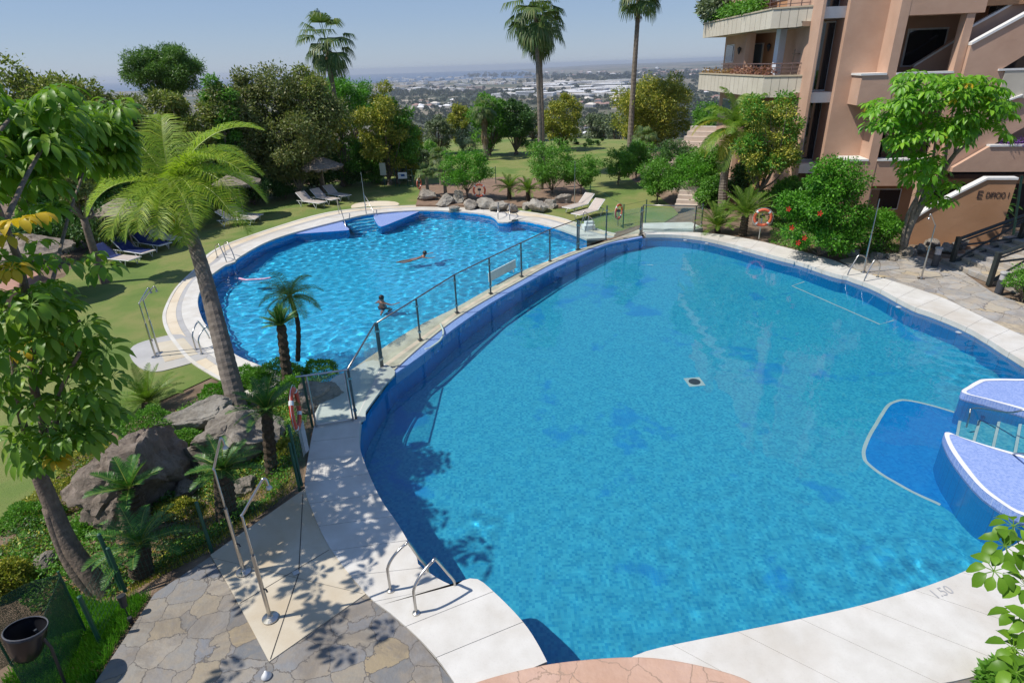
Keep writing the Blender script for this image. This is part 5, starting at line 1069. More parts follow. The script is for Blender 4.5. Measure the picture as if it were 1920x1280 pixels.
# ------------------------------------------------------------------ near left garden
def gz(x, y, z=-.5):
    for _ in range(8): P = G(x, y, z); z = h1(P[0], P[1])
    return G(x, y, z)
P = gz(448,768,-.2); o = empty('feather_palm', P, 0, 'leaning feather palm with a ringed trunk in front of the lower pool', 'palm tree'); rg = np.random.default_rng(21)
Y = P[1]; T = [AD(430,700,Y+.35)-P, AD(405,600,Y+.9)-P, AD(372,480,Y+1.7)-P, AD(333,375,Y+2.5)-P]
palm_trunk(o, [(0, 0, -.15)]+[tuple(t) for t in T], .235, .135, pm('ringed_trunk', (.24, .2, .165), (.13, .105, .085), .9, 0, 5, .6, 20, .02), 34, .018, 12)
tp = T[-1]+np.array([-.03, 0, .1]); MB().tube([tuple(T[-1]), tuple(tp+[-.04, 0, .3])], [.14, .1], 10).build('crown_shaft', pm('crown_shaft', (.13, .17, .05), (.2, .16, .08), .7), o, smooth=True)
frond_crown(o, rg, tp+[-.04, 0, .25], 26, 2.25, None, 1.9, 84, .66, .02, M_queen, M_rib, .45, .38, rr=.02,
  azs=[(2.6,1.0,.95,.8),(1.9,1.2,.9,.7),(1.2,1.0,1.0,.9),(.35,.95,1.15,.8),(.05,.7,1.2,.9),(-.25,.75,1.1,1.0),(-.55,.35,1.1,.95),(-.95,.3,1.15,.85),(-1.35,.1,1.05,.8),(-2.0,.2,1.0,.95),(-2.6,.45,1.0,1.0),(3.1,.7,.95,1.0),(.7,.4,1.1,1.0),(2.4,.3,.9,1.1),(-2.3,-.2,.85,.8),(-.2,.1,1.1,1.0),(.2,.5,1.2,1.1),(-.4,.6,1.2,1.1),(-.8,.55,1.0,1.2),(-1.1,-.1,.95,.8),(-1.6,.3,1.0,1.0),(1.6,.7,.9,1),(.9,.8,1.0,.9),(-.15,.95,1.1,1.3)])
cycad((557,670), -.3, (543,556), .95, 24, 'slender palm with arching fronds against the lower pool', el=(1.1, -.35), drop=1.5, mat=M_cyc2, tr=.06, name='feather_palm', ll=.26, nl=40, cat='palm tree', lw=.013, ldroop=.4, bend=(.14, 0, .1))
cycad((540,722), -.25, (527,610), .5, 26, 'short thick trunked cycad in front of the slender palm', el=(1.45, .2), drop=.35, tr=.12, nl=26, ll=.1, lw=.018)
cycad((508,880), -.2, (500,768), .72, 20, 'cycad beside the red life ring and the green fence', el=(1.3, .0), drop=.7, tr=.11, nl=34, ll=.14, lw=.016)
cycad((424,965), -.2, (418,880), .62, 22, 'dark cycad behind the steel showers', el=(1.2, .1), drop=.6, tr=.16, nl=30, ll=.13, lw=.017)
cycad((255,990), -.4, (243,915), .66, 13, 'dark stiff leaved cycad in front of the brown slab rock', el=(1.1, .15), drop=.5, tr=.2, nl=34, ll=.15, lw=.02)
cycad((262,1065), -.2, (262,1020), .8, 18, 'shaded cycad behind the mesh fence', el=(1.0, .0), drop=.9, tr=.15, nl=32, ll=.15, lw=.018)
cycad((278,768), -.55, (278,752), .95, 26, 'bright low cycad behind the round green mound', el=(1.2, .15), drop=.7, tr=.14, mat=M_cyc2, nl=34, ll=.16, lw=.02)
for i, (x, y, w, d, hh, rz, m, lb, fl) in enumerate([
    (262,915,210,.62,1.9,1.0,M_rockb,'large brown slab shaped rock leaning behind the dark cycad',.35),(436,845,165,.75,1.6,.2,M_rock,'big grey boulder beside the small fenced cycad',.1),(365,785,150,.45,.8,.5,M_rockp,'long pale rock beside the base of the leaning palm',.1),
    (225,965,110,.8,1.0,.3,M_rockb,'brown rock below the slab rock',0),(86,1050,50,.8,.35,.4,M_rock,'small grey rock left of the near tree trunk',0),(212,860,90,.5,.28,.9,M_rockp,'pale flat rock by the green mounds',0),(300,860,70,.6,.5,.3,M_rock,'grey rock between the slab and the boulder',0),
    (350,905,60,.7,.3,.7,M_rockb,'low brown rock in the planting bed behind the showers',0),(590,735,90,.9,.6,.2,M_rockb,'reddish rock between the gate and the lower pool',.0),(455,900,60,.7,.3,.2,M_rock,'low rock at the foot of the dark cycad',0)]):
    P = gz(x, y+20); s = w*MPP(P); rock((P[0], P[1]+s*.1, P[2]+hh*.22), (s*1.1, s*d*1.25, hh*1.1), rz, lb, m, 200+i*3, None, 5, fl)
for i, (x, y, w, hh, d, m, n, l, lb) in enumerate([
    (286,812,118,.55,.7,L_mid,9000,.045,'smooth round green ground cover mound'),(190,870,150,.38,.6,L_yel,7000,.04,'yellow green carpet mound behind the brown rock'),(120,940,130,.35,.7,L_yel,6500,.04,'yellow green carpet mound beside the tree trunk'),(60,980,110,.35,.7,L_mid,5000,.045,'low green mound at the left by the lawn'),
    (415,770,100,.3,.6,L_mid,5000,.045,'green cover spilling around the leaning palm'),(345,830,80,.28,.6,L_mid,4000,.04,'small green mound between the rocks'),(520,720,120,.55,.8,L_mid,7500,.05,'leafy shrub around the thick trunked cycad'),(465,722,90,.45,.7,L_vivid,5000,.05,'bright leafy shrub right of the leaning trunk'),
    (560,745,90,.5,.8,L_mid,6000,.055,'bushy cover at the gate below the slender palm'),(545,850,60,.3,.8,L_yel,3000,.05,'yellow green tuft under the red life ring'),(600,705,60,.45,.9,L_mid,4000,.05,'green cover at the corner of the lower pool'),(20,1105,90,.5,.8,L_yel,5500,.06,'bright yellow green bush at the left edge'),
    (395,800,60,.2,.6,L_yel,2500,.04,'yellowish cover at the top of the big boulder'),(340,960,90,.22,.6,L_yel,3000,.05,'dry yellow green cover behind the dark cycad'),(160,1000,70,.22,.7,L_mid,2500,.05,'green cover between trunk and slab rock'),(470,960,60,.18,.6,L_grey,1800,.05,'dry grey green cover along the shower slab'),(415,742,80,.3,.6,L_vivid,4000,.05,'fresh green cover in front of the curved pool coping')]):
    P = gz(x, y); o = mound((x, y), P[2]-.03, w, hh, d, lb, m, n, l, 300+i, cat='ground cover')
# hedge bush at the right edge
bush((1915,560), 0, 500, 80, 'clipped green bush behind the right bollard', L_mid, 4500, .07, cat='shrub')
# grass and litter, uncountable
def tufts(name, poly, n, hgt_, m, label, seed, wd=.012):
    rg = np.random.default_rng(seed); P = np.array(poly); lo, hi = P.min(0), P.max(0); X = rg.uniform(lo[0], hi[0], n*3); Yy = rg.uniform(lo[1], hi[1], n*3); k = inside(X, Yy, poly); X, Yy = X[k][:n], Yy[k][:n]; Z = hgt(X, Yy)
    C = np.stack([X, Yy, Z-.01], 1); T = unit(np.stack([rg.normal(size=len(X))*.4, rg.normal(size=len(X))*.4, np.ones(len(X))], 1)); Nn = unit(rg.normal(size=(len(X), 3))); Nn = unit(Nn-T*np.sum(Nn*T, 1, keepdims=True)); L = hgt_*rg.uniform(.4, 1.2, len(X))
    V, F = leafquads(C, T, Nn, L, np.full(len(X), wd)); return tag(npmesh(name, V, F, m), label, 'grass', kind='stuff')
tufts('grass', G2([(110,1070),(225,1115),(285,1120),(240,1180),(180,1290),(60,1400),(-60,1300)], -.1), 16000, .16, L_vivid, 'long bright grass along the fence at bottom left', 1)
tufts('grass', G2([(230,1105),(395,1040),(560,915),(560,850),(400,900),(260,1000)], -.15), 7000, .09, L_yel, 'dry grass and seedlings behind the mesh fence', 2)
def litter(poly, n, m, label, seed, s=.05, zz=None):
    rg = np.random.default_rng(seed); P = np.array(poly); lo, hi = P.min(0), P.max(0); X = rg.uniform(lo[0], hi[0], n*3); Yy = rg.uniform(lo[1], hi[1], n*3); k = inside(X, Yy, poly); X, Yy = X[k][:n], Yy[k][:n]; Z = hgt(X, Yy) if zz is None else np.full(len(X), zz)
    C = np.stack([X, Yy, Z+.012], 1); a = rg.uniform(0, 6.28, len(X)); T = unit(np.stack([np.cos(a), np.sin(a), rg.uniform(-.1, .35, len(X))], 1)); Nn = unit(np.stack([rg.normal(size=len(X))*.3, rg.normal(size=len(X))*.3, np.ones(len(X))], 1)); L = s*rg.uniform(.5, 1.3, len(X))
    V, F = leafquads(C, T, Nn, L, L*.5); return tag(npmesh('leaf_litter', V, F, m), label, 'litter', kind='stuff')
M_lit = leafm('dry_leaf', (.12, .07, .03), (.3, .19, .08), (.5, .32, .06), .1)
litter(G2([(60,1130),(300,1090),(560,900),(560,800),(350,840),(180,980),(60,1000)], -.3), 2600, M_lit, 'dry leaves scattered over the planting bed', 4, .07)
litter(G2([(1480,470),(1600,470),(1800,470),(1780,440),(1480,440)], 0), 900, M_lit, 'dry leaves under the bushes on the right', 5, .08)
litter(G2([(180,470),(600,400),(780,350),(500,350),(180,440)], LZ), 1500, M_lit, 'dry leaves on the shaded lawn edge', 6, .07, LZ+.01)
def cover(poly, n, leaf, m, label, seed, thr=.0, hh=.12):
    rg = np.random.default_rng(seed); P = np.array(poly); lo, hi = P.min(0), P.max(0); X = rg.uniform(lo[0], hi[0], n*3); Yy = rg.uniform(lo[1], hi[1], n*3)
    f = np.sin(X*2.1+seed)+np.sin(Yy*2.7+1.3*np.sin(X*1.7))+.7*np.sin(X*5.3+Yy*4.1); k = inside(X, Yy, poly) & (f > thr); X, Yy, f = X[k][:n], Yy[k][:n], f[k][:n]; Z = hgt(X, Yy)+rg.random(len(X))*hh*np.clip(f-thr, .1, 1.5)
    C = np.stack([X, Yy, Z], 1); T = unit(np.stack([rg.normal(size=len(X)), rg.normal(size=len(X)), np.ones(len(X))*.7], 1)); Nn = unit(rg.normal(size=(len(X), 3))*.5+[0, 0, 1]); Nn = unit(Nn-T*np.sum(Nn*T, 1, keepdims=True)); L = leaf*rg.uniform(.5, 1.4, len(X))
    V, F = leafquads(C, T, Nn, L, L*.5); tag(npmesh('ground_cover', V, F, m), label, 'ground cover', kind='stuff')
bed = G2([(60,1140),(215,1110),(395,1035),(560,915),(575,830),(600,735),(640,712),(560,690),(480,690),(400,735),(300,790),(225,840),(130,880),(60,950),(-40,1050)], -.4)
cover(bed, 30000, .055, L_mid, 'low green ground cover spread between the rocks', 81, -.3, .16)
cover(bed, 16000, .05, L_yel, 'yellowish creeping plants between the rocks', 82, .3, .14)
cover(bed, 9000, .05, L_dark, 'dark low foliage between the rocks', 83, .1, .2)
cover(G2([(1440,455),(1500,470),(1610,478),(1690,476),(1690,440),(1450,420)], 0), 6000, .08, L_mid, 'leafy undergrowth under the right bushes', 84, -.2, .2)
# ------------------------------------------------------------------ near umbrella tree on the left
P = gz(205,1112,-.2); o = empty('umbrella_tree', P, 0, 'near umbrella tree with a forked leaning trunk, filling the left edge', 'tree'); Y = P[1]; rg = np.random.default_rng(31)
A = lambda x, y, D: AD(x, y, D)
branchy(o, P, [([P+[.02, 0, -.2], A(170,1075,Y+.05), A(128,1015,Y+.15), A(95,940,Y+.25), A(66,868,Y+.3), A(55,820,Y+.3)], .155, .085),
   ([P+[-.12, .02, -.2], A(150,1085,Y), A(118,1030,Y+.1), A(90,950,Y+.2)], .09, .08),
   ([A(75,885,Y+.3), A(82,800,Y+.3), A(63,720,Y+.3), A(55,600,Y+.25), A(38,500,Y+.2), A(8,420,Y+.1), A(-30,330,Y)], .062, .035),
   ([A(60,850,Y+.3), A(40,780,Y+.3), A(30,720,Y+.3), A(20,640,Y+.4)], .055, .03), ([A(75,870,Y+.3), A(105,800,Y+.2), A(110,740,Y+.1), A(150,660,Y)], .04, .02),
   ([A(60,650,Y+.3), A(100,520,Y+1.2), A(130,400,Y+3.0), A(165,300,Y+4.8)], .035, .015), ([A(8,420,Y+.1), A(50,330,Y+1.4), A(90,260,Y+2.8)], .035, .02), ([A(-30,330,Y), A(-10,260,Y+1.4), A(30,210,Y+2.6)], .035, .02), ([A(63,720,Y+.3), A(110,650,Y+.3), A(150,600,Y+.4)], .03, .015), ([A(82,800,Y+.3), A(140,770,Y+.2), A(190,760,Y+.2)], .03, .015)], M_bark)
def wh(specs, seed, spread=1.0):
    rg = np.random.default_rng(seed); C = []
    for (x0, y0, sx, sy, D, dD, n) in specs:
        for _ in range(n): C.append(AD(x0+rg.uniform(-1, 1)*sx, y0+rg.uniform(-1, 1)*sy, D+rg.uniform(-1, 1)*dD))
    C = np.array(C); ax = unit(rg.normal(size=C.shape)*.35+[.15, -.1, 1.0]); return rg, C, ax
rg, C, ax = wh([(50,215,75,45,Y+2.8,.4,30),(30,330,70,70,Y+2.5,.4,27),(90,320,40,50,Y+3.0,.4,16),(-70,250,60,120,Y+1.6,.6,20),(-200,260,150,160,Y+.2,.9,40),(185,235,50,40,Y+5.0,.4,36),(200,285,35,35,Y+5.0,.4,24),(130,250,40,40,Y+4.4,.4,20)], 32)
V, F = whorls(rg, C-P, ax, 10, .46, .27, 1.1); npmesh('upper_crown', V, F, L_schefd, o)
rg, C, ax = wh([(60,600,60,50,Y+.3,.6,13),(140,640,60,40,Y+.2,.5,13),(50,720,60,50,Y+.3,.5,12),(170,720,50,40,Y+.1,.5,12),(180,790,45,40,Y+.1,.4,11),(80,820,50,25,Y+.1,.4,10),(90,560,50,25,Y+.5,.5,10),(-60,680,70,90,Y+.3,.8,24),(60,850,25,12,Y,.2,6)], 33)
V, F = whorls(rg, C-P, ax, 10, .37, .27, 1.1); npmesh('lower_crown', V, F, L_schefd, o)
rg, C, ax = wh([(60,405,25,12,Y-.9,.2,2),(10,470,12,40,Y-.2,.2,4),(110,850,18,12,Y,.2,2),(70,640,60,30,Y+.3,.3,2)], 34); V, F = whorls(rg, C-P, ax, 8, .26, .36, 1.2); npmesh('yellow_leaves', V, F, L_schefy, o)
# crown beyond the left edge that shades the shower slab (same tree, spreading up and outwards)
rg = np.random.default_rng(35); C = []
for (x, y, z, r, n) in [(-6.0,7.3,4.6,.8,16),(-6.2,6.4,4.8,.9,15),(-6.4,5.2,5.4,.9,14)]:
    for _ in range(n): q = rg.normal(size=3)*[1, 1, .35]*r*.55; C.append(np.array([x, y, z])+q)
# only keep those whose picture falls left of the frame or inside the crown already there
C = np.array([c for c in C if (960+CF*((c-CC)@RT)/((c-CC)@FW)) < 215]) if len(C) else C
if len(C): V, F = whorls(rg, C-P, unit(rg.normal(size=C.shape)*.3+[0, 0, 1.0]), 9, .3, .34, 1.1); npmesh('outer_crown', V, F, L_schefd, o)
# ------------------------------------------------------------------ umbrella plant at the right bottom corner
P = G(2010,1330,0); o = empty('umbrella_plant', P, 0, 'umbrella plant branch with broad leaves reaching in at the bottom right corner', 'shrub'); D0 = 4.0
def leaf_whorl(c, n, L, a0, a1, droop, ax=(0, 0, 1), asp=.42): 
    return c, n, L
W_ = [((1864,1070),D0,.21),((1884,1022),D0+.2,.2),((1900,985),D0+.4,.21),((1925,1100),D0-.1,.22),((1912,1155),D0-.2,.2),((1900,1215),D0-.5,.2),((1925,1230),D0-.5,.2),((1950,1050),D0,.22),((1960,1180),D0-.3,.22),((1905,1260),D0-.7,.18),((1990,1120),D0,.22),((1980,1000),D0+.3,.22),((1930,1180),D0-.4,.2)]
rg = np.random.default_rng(8); C = np.array([AD(x, y, d) for (x, y), d, L in W_]); ax = unit(rg.normal(size=C.shape)*.2+[-.15, -.25, 1.0])
V, F = whorls(rg, C-P, ax, 8, .25, .46, .95); npmesh('leaves', V, F, glossleaf('broad_leaf', (.06, .15, .008), (.12, .25, .012), (.2, .36, .03), .3), o)
branchy(o, P, [([P+[0, 0, -.1], AD(1990,1250,D0-.6), AD(1960,1180,D0-.3), AD(1950,1080,D0), AD(1970,1000,D0+.3)], .03, .012)] + [([AD(1960,1150,D0-.2), (C[i]*.6+AD(1960,1150,D0-.2)*.4)+[0, 0, -.03], C[i]], .008, .004) for i in range(len(C))], pm('green_stem', (.2, .26, .07), (.15, .2, .06)), name='stem')
mb_ = mound((1880,1290), 0, 70, .35, .8, 'small leafy tuft at the bottom right edge of the coping', L_mid, 900, .12, 77, cat='plant', name='leafy_tuft')
# ------------------------------------------------------------------ apartment building
def stucco(name, c1, c2):
    t = NT(name); c = t.ramp(t.noise(.8, 5, .6), [(.3, c1), (.7, c2)]); mp = t.node('ShaderNodeMapping'); mp.inputs['Scale'].default_value = (1, 1, 1.3); t.L(t.tc.outputs['Object'], mp.inputs[0])
    n = t.noise(2.2, 7, .68, .3, vec=mp.outputs[0]); t.col(t.mix(t.math('MULTIPLY', n, .25), c, c1)); t.set(Roughness=.9); t.bump(n, .3, .03); return t.m
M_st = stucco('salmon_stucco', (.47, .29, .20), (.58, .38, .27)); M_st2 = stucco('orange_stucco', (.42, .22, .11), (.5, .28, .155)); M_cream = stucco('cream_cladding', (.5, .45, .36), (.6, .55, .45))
M_cap = pm('white_cap', (.78, .77, .74), (.68, .67, .64), .5); M_frm = pm('window_frame_white', (.72, .72, .7), (.6, .6, .58), .4)
def pane_mat(name, c): t = NT(name); t.col(c); t.set(Roughness=.04); t.p.inputs['Specular IOR Level'].default_value = .9; return t.m
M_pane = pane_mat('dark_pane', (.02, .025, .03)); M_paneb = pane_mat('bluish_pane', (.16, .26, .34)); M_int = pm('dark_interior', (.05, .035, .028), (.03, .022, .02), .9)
BF = np.array([13.2, 27.0]); BA = R(-10); BU = np.array([math.cos(BA), math.sin(BA)]); BN = np.array([math.sin(BA), -math.cos(BA)])
def bp(s, o): return tuple(BF+BU*s+BN*o)
bld = empty('apartment_building', (13.2, 27, 0), 0, 'salmon pink stucco apartment building with curved cream balconies and outdoor stairs', 'building')
def bb(name, m, s0, s1, o0, o1, z0, z1, mb=None, parent=None, bevel=0):
    q = mb or MB(); q.prism([bp(s0, o0), bp(s1, o0), bp(s1, o1), bp(s0, o1)], z0, z1); return q if mb else child(q, name, m, parent or bld, bevel=bevel)
def sub(o, par):   # third level: keep world placement under a part
    o.parent = par; o.matrix_parent_inverse = par.matrix_world.inverted(); return o
def facade(name, m, poly, o0, o1): # polygon in (s,z) extruded between two offsets
    n = len(poly); V = [(*bp(s, o0), z) for s, z in poly]+[(*bp(s, o1), z) for s, z in poly]; return child(MB().add(V, [tuple(range(n))[::-1], tuple(range(n, 2*n))]+[(i, (i+1) % n, n+(i+1) % n, n+i) for i in range(n)]), name, m, bld)
ZT = 13
bb('pier', M_st, .65, 2.12, -6, 0, -.8, ZT)
bb('side_wall', M_st, -.36, -.25, -6, 0, -.8, ZT)
bb('recess_wall', M_st, -.25, .65, -1.75, -1.42, -.8, ZT)
for z0, z1 in ((8.55, 11.2), (5.36, 8.06), (2.42, 4.95)):
    w = bb('strip_window', M_frm, .12, .645, -1.42, -1.36, z0, z1); bpn = child(MB().prism([bp(.17, -1.37), bp(.62, -1.37), bp(.62, -1.345), bp(.17, -1.345)], z0+.06, z1-.05), 'pane', M_pane, bld)
    bb('sill', M_cap, -.245, .645, -1.36, -.35, z0-.42, z0-.003)
bb('corner_pillar', M_st, 2.12, 2.45, -2, 1.1, -.8, ZT)
bb('lintel_beam', M_st, 2.453, 5.05, .35, 1.09, 8.05, 8.56); bb('upper_wall', M_st, 2.453, 4.78, .4, 1.0, 8.56, ZT)
bb('column', M_st, 4.5, 4.78, .55, 1.05, 2.75, 8.05)
for z0, z1, s0, s1 in ((4.9, 6.0, 1.23, 4.6), (1.7, 2.72, 1.29, 4.6)):
    p_ = MB(); bb('', None, s0, 2.118, .003, 1.1, z0, z1, p_); bb('', None, 2.118, s1, 1.103, 1.24, z0, z1, p_) if False else None
    child(p_, 'parapet', M_st, bld); bb('parapet', M_st, 2.452, s1-.12, .7, 1.08, z0, z1); bb('cap', M_cap, s0-.06, 2.118, -.0+.004, 1.14, z1, z1+.075); bb('cap', M_cap, 2.452, s1-.1, .62, 1.14, z1, z1+.075)
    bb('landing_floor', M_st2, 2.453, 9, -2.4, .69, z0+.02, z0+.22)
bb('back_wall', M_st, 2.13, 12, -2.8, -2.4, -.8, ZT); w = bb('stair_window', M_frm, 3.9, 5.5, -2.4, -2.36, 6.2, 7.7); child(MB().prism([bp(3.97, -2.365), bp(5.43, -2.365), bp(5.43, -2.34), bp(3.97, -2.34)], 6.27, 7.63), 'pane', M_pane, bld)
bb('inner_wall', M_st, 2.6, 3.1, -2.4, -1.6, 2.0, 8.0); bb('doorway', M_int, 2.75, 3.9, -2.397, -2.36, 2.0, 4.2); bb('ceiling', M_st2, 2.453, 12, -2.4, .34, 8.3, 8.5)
facade('inner_stair_wall', M_st, [(3.6, 5.2), (5.6, 5.2), (5.6, 7.3), (5.2, 7.25), (3.9, 6.2)], -1.2, -1.05); facade('stair_cap', M_cap, [(3.88, 6.2), (5.6, 7.36), (5.6, 7.44), (3.88, 6.28)], -1.26, -.99)
facade('stair_wall', M_st, [(4.783, 1.9), (5.37, 2.42), (6.25, 3.14), (7.43, 3.97), (11, 6.3), (11, 6.02), (11, 6.04), (6.0, 6.04), (6.68, 6.53), (11, 9.1), (11, 10.7), (6.29, 7.84), (4.8, 6.96)], 1.0, 1.25)
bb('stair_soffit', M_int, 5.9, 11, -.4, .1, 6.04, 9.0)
facade('stair_cap', M_cap, [(4.79, 6.96), (6.29, 7.84), (11, 10.7), (11, 10.8), (6.28, 7.94), (4.79, 7.05)], .96, 1.3)
facade('stair_wall', M_st, [(4.783, 6.6), (11, 10.2), (11, 11.2), (5.85, 7.99), (4.783, 7.37)], .1, .2); facade('stair_cap', M_cap, [(4.785, 7.37), (5.85, 7.99), (11, 11.2), (11, 11.29), (5.84, 8.08), (4.785, 7.46)], .04, .26)
bb('cap', M_cap, 5.95, 11, .95, 1.32, 6.04, 6.11); bb('parapet', M_cream, 6.2, 11, 1.253, 1.3, 5.05, 6.03)
facade('stair_cap', M_cap, [(5.9, 4.66), (6.95, 5.12), (7.0, 5.2), (5.9, 4.76)], 1.26, 1.4)
facade('parapet', M_st, [(5.2, 2.33), (5.45, 2.33), (11, 2.33), (11, 3.3), (6.3, 3.3), (5.2, 2.5)], 1.3, 1.5); bb('cap', M_cap, 6.3, 11, 1.26, 1.54, 3.3, 3.37)
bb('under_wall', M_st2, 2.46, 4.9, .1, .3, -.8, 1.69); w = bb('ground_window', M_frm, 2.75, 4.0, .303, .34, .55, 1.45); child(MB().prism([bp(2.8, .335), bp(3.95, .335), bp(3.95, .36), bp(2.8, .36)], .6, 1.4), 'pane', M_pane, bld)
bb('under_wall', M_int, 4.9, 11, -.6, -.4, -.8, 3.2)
# left wing: side walls behind the balconies
zh = 6.8
def plan(px, D): q = AD(px, 110, D); return (q[0], q[1])
w0, w1, w2, w3, w4 = plan(1357, 39.5), plan(1403, 34.2), plan(1404, 36.5), plan(1512, 31.2), bp(-.36, -1.2)
def vwall(name, m, a, b, z0, z1, th=.25): 
    a, b = np.array(a), np.array(b); d = (b-a)/np.linalg.norm(b-a); n = np.array([-d[1], d[0]])*th
    return child(MB().prism([a, b, b+n, a+n], z0, z1), name, m, bld)
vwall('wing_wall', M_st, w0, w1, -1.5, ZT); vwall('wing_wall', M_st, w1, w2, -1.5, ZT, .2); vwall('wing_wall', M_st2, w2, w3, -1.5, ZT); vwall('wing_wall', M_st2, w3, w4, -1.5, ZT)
child(MB().prism([w0, (w0[0]+9, w0[1]+1), (w0[0]+10, w0[1]+.8), (w0[0]+1, w0[1]+.6)], -1.5, ZT), 'wing_wall', M_st, bld)
def onwall(a, b, px0, px1, r0, r1, name, m, pm_, row=100, ins=.05):
    a, b = np.array(a), np.array(b); d = b-a; L = np.linalg.norm(d); d /= L; n = np.array([d[1], -d[0]])
    def hit(px):
        r = ray(px, row); M2 = np.array([[r[0], -d[0]], [r[1], -d[1]]]); t, s = np.linalg.solve(M2, a); return a+d*s
    p, q = hit(px0), hit(px1); zt, zb = HZ(p, r0), HZ(p, r1)
    f = child(MB().prism([p, q, q+n*.06, p+n*.06], zb, zt), name, m, bld); e = d*.07
    pn = child(MB().prism([p+e+n*.05, q-e+n*.05, q-e+n*.085, p+e+n*.085], zb+.07, zt-.07), 'pane', pm_, bld); return p, q, n, zb
onwall(w0, w1, 1363, 1377, 85, 118, 'side_window', M_frm, M_pane)
onwall(w0, w1, 1356, 1372, 184, 212, 'side_window', M_frm, M_paneb, 198)
onwall(w2, w3, 1408, 1431, 82, 134, 'balcony_door', M_frm, M_paneb)
onwall(w2, w3, 1467, 1490, 81, 143, 'balcony_door', M_frm, M_pane)
onwall(w2, w3, 1405, 1440, -40, -2, 'balcony_door', M_frm, M_pane, 0); onwall(w2, w3, 1450, 1500, -40, 3, 'balcony_door', M_frm, M_pane, 0)
def lamp(px, row, a, b):
    a, b = np.array(a), np.array(b); d = b-a; d /= np.linalg.norm(d); r = ray(px, row); t, s = np.linalg.solve(np.array([[r[0], -d[0]], [r[1], -d[1]]]), a); p = a+d*s+np.array([d[1], -d[0]])*.14
    z = HZ(p, row); child(MB().lathe([(.03, -.22), (.09, -.05), (.11, .08), (.02, .16)], 10, (p[0], p[1], z)), 'wall_lamp', M_blk, bld)
lamp(1391, 94, w0, w1); lamp(1446, 88, w2, w3)
q = bp(2.9, -1.45); child(MB().box((q[0], q[1], 7.2), (.2, .2, .16)), 'wall_lamp', M_blk, bld)
# balconies
cR, cC, cL = AD(1511,145,28.35)[:2], AD(1432,147,29.3)[:2], AD(1311,140,39.5)[:2]
cL2 = cL+np.array([4.5, 1.2])
zc = 5.97; zb = HZ(cC, 183)
zc2 = HZ(cC+np.array([.0, 0]), 15); 
def balcony(zt, zb_, shift=(0, 0), rail=True):
    P = [np.array(p)+np.array(shift) for p in (cR, cC, cL, cL2)]; inn = [P[0]+[0, .14], P[1]+[.13, .13], P[2]+[.15, -.02]]
    b = empty('balcony', (P[1][0], P[1][1], zb_), 0); b.parent = bld; b.matrix_parent_inverse = Matrix.Translation(-bld.location); bpy.context.view_layer.update()
    def c3(mb, nm, m): o = mb.build(nm, m, None); o.parent = b; o.matrix_parent_inverse = Matrix.Translation((-P[1][0], -P[1][1], -zb_)); return o
    cp = MB(); 
    for a, c in ((P[0], P[1]), (P[1], P[2])):
        d = (c-a)/np.linalg.norm(c-a); n = np.array([-d[1], d[0]]); n = -n if n@(ctrb-a) < 0 else n; cp.prism([a-n*.04, c-n*.04, c+n*.2, a+n*.2], zt, zt+.06) if True else None
    c3(cp, 'cap', pm('balcony_cap', (.5, .42, .3), (.42, .35, .25)))
    c3(MB().prism([inn[0], inn[1], inn[2], cL2+np.array(shift), w3, (w4[0]-.4, w4[1])], zb_+.01, zb_+.2), 'balcony_floor', M_cream)
    for a, c, ia, ic, k in ((P[0], P[1], inn[0], inn[1], 5), (P[1], P[2], inn[1], inn[2], 16)):   # cladding with its joints in one mesh
        jm = MB().prism([a, c, ic, ia], zb_, zt); n0 = len(jm.f)
        for i in range(1, k): q = a+(c-a)*i/k; d = (c-a)/np.linalg.norm(c-a)*.008; n = np.array([-d[1], d[0]]); n = n/np.linalg.norm(n); n = -n if n@(ctrb-a) < 0 else n; jm.prism([q-d-n*.004, q+d-n*.004, q+d, q-d], zb_+.01, zt-.01)
        o = c3(jm, 'parapet', M_cream); o.data.materials.append(M_joint)
        for p in o.data.polygons[n0:]: p.material_index = 1
    if rail:
        rp = [P[0]+[0, .45], P[1]+[.45, .45], P[2]*.25+P[1]*.75+[.5, .2], P[2]*.75+P[1]*.25+[.5, .1]]; M_rr = pm('balcony_rail', (.16, .10, .09), (.1, .07, .065), .5)
        for z in (.12, .3, .46, .62): c3(MB().tube([(p[0], p[1], zt-.1+z) for p in rp], .016 if z < .6 else .026, 5, True), 'rail_bar', M_rr)
        for a, c, k in ((rp[0], rp[1], 3), (rp[1], rp[2], 2), (rp[2], rp[3], 4)):
            for i in range(k): q = a+(c-a)*i/k; c3(MB().tube([(q[0], q[1], zb_+.2), (q[0], q[1], zt+.52)], .022, 5), 'rail_post', M_rr)
    return b
ctrb = np.array([16.0, 33.0]); M_joint = pm('cladding_joint', (.2, .17, .13))
balcony(zc, zb); balcony(zc2-.06, HZ(cC, 54)); 
q = AD(1459, 110, 30.6); child(MB().box((q[0], q[1], (zb+zc2)/2), (.34, .3, zc2-zb-1.0), .2), 'balcony_column', pm('pale_column', (.66, .7, .76), (.6, .64, .7)), bld)
sh = AD(1497, 120, 29.3); st = empty('shelf_stand', (sh[0], sh[1], zb+.2), -.3, 'small wooden ladder shelf on the middle balcony', 'shelf')
for x in (-.25, .25): MB().tube([(x*1.2, 0, 0), (x*.8, .2, 1.75)], .025, 5).build('side_rail', M_wood, st)
for k in range(4): MB().box((0, .04+.05*k, .3+.42*k), (.55, .3, .03)).build('shelf', M_wood, st)
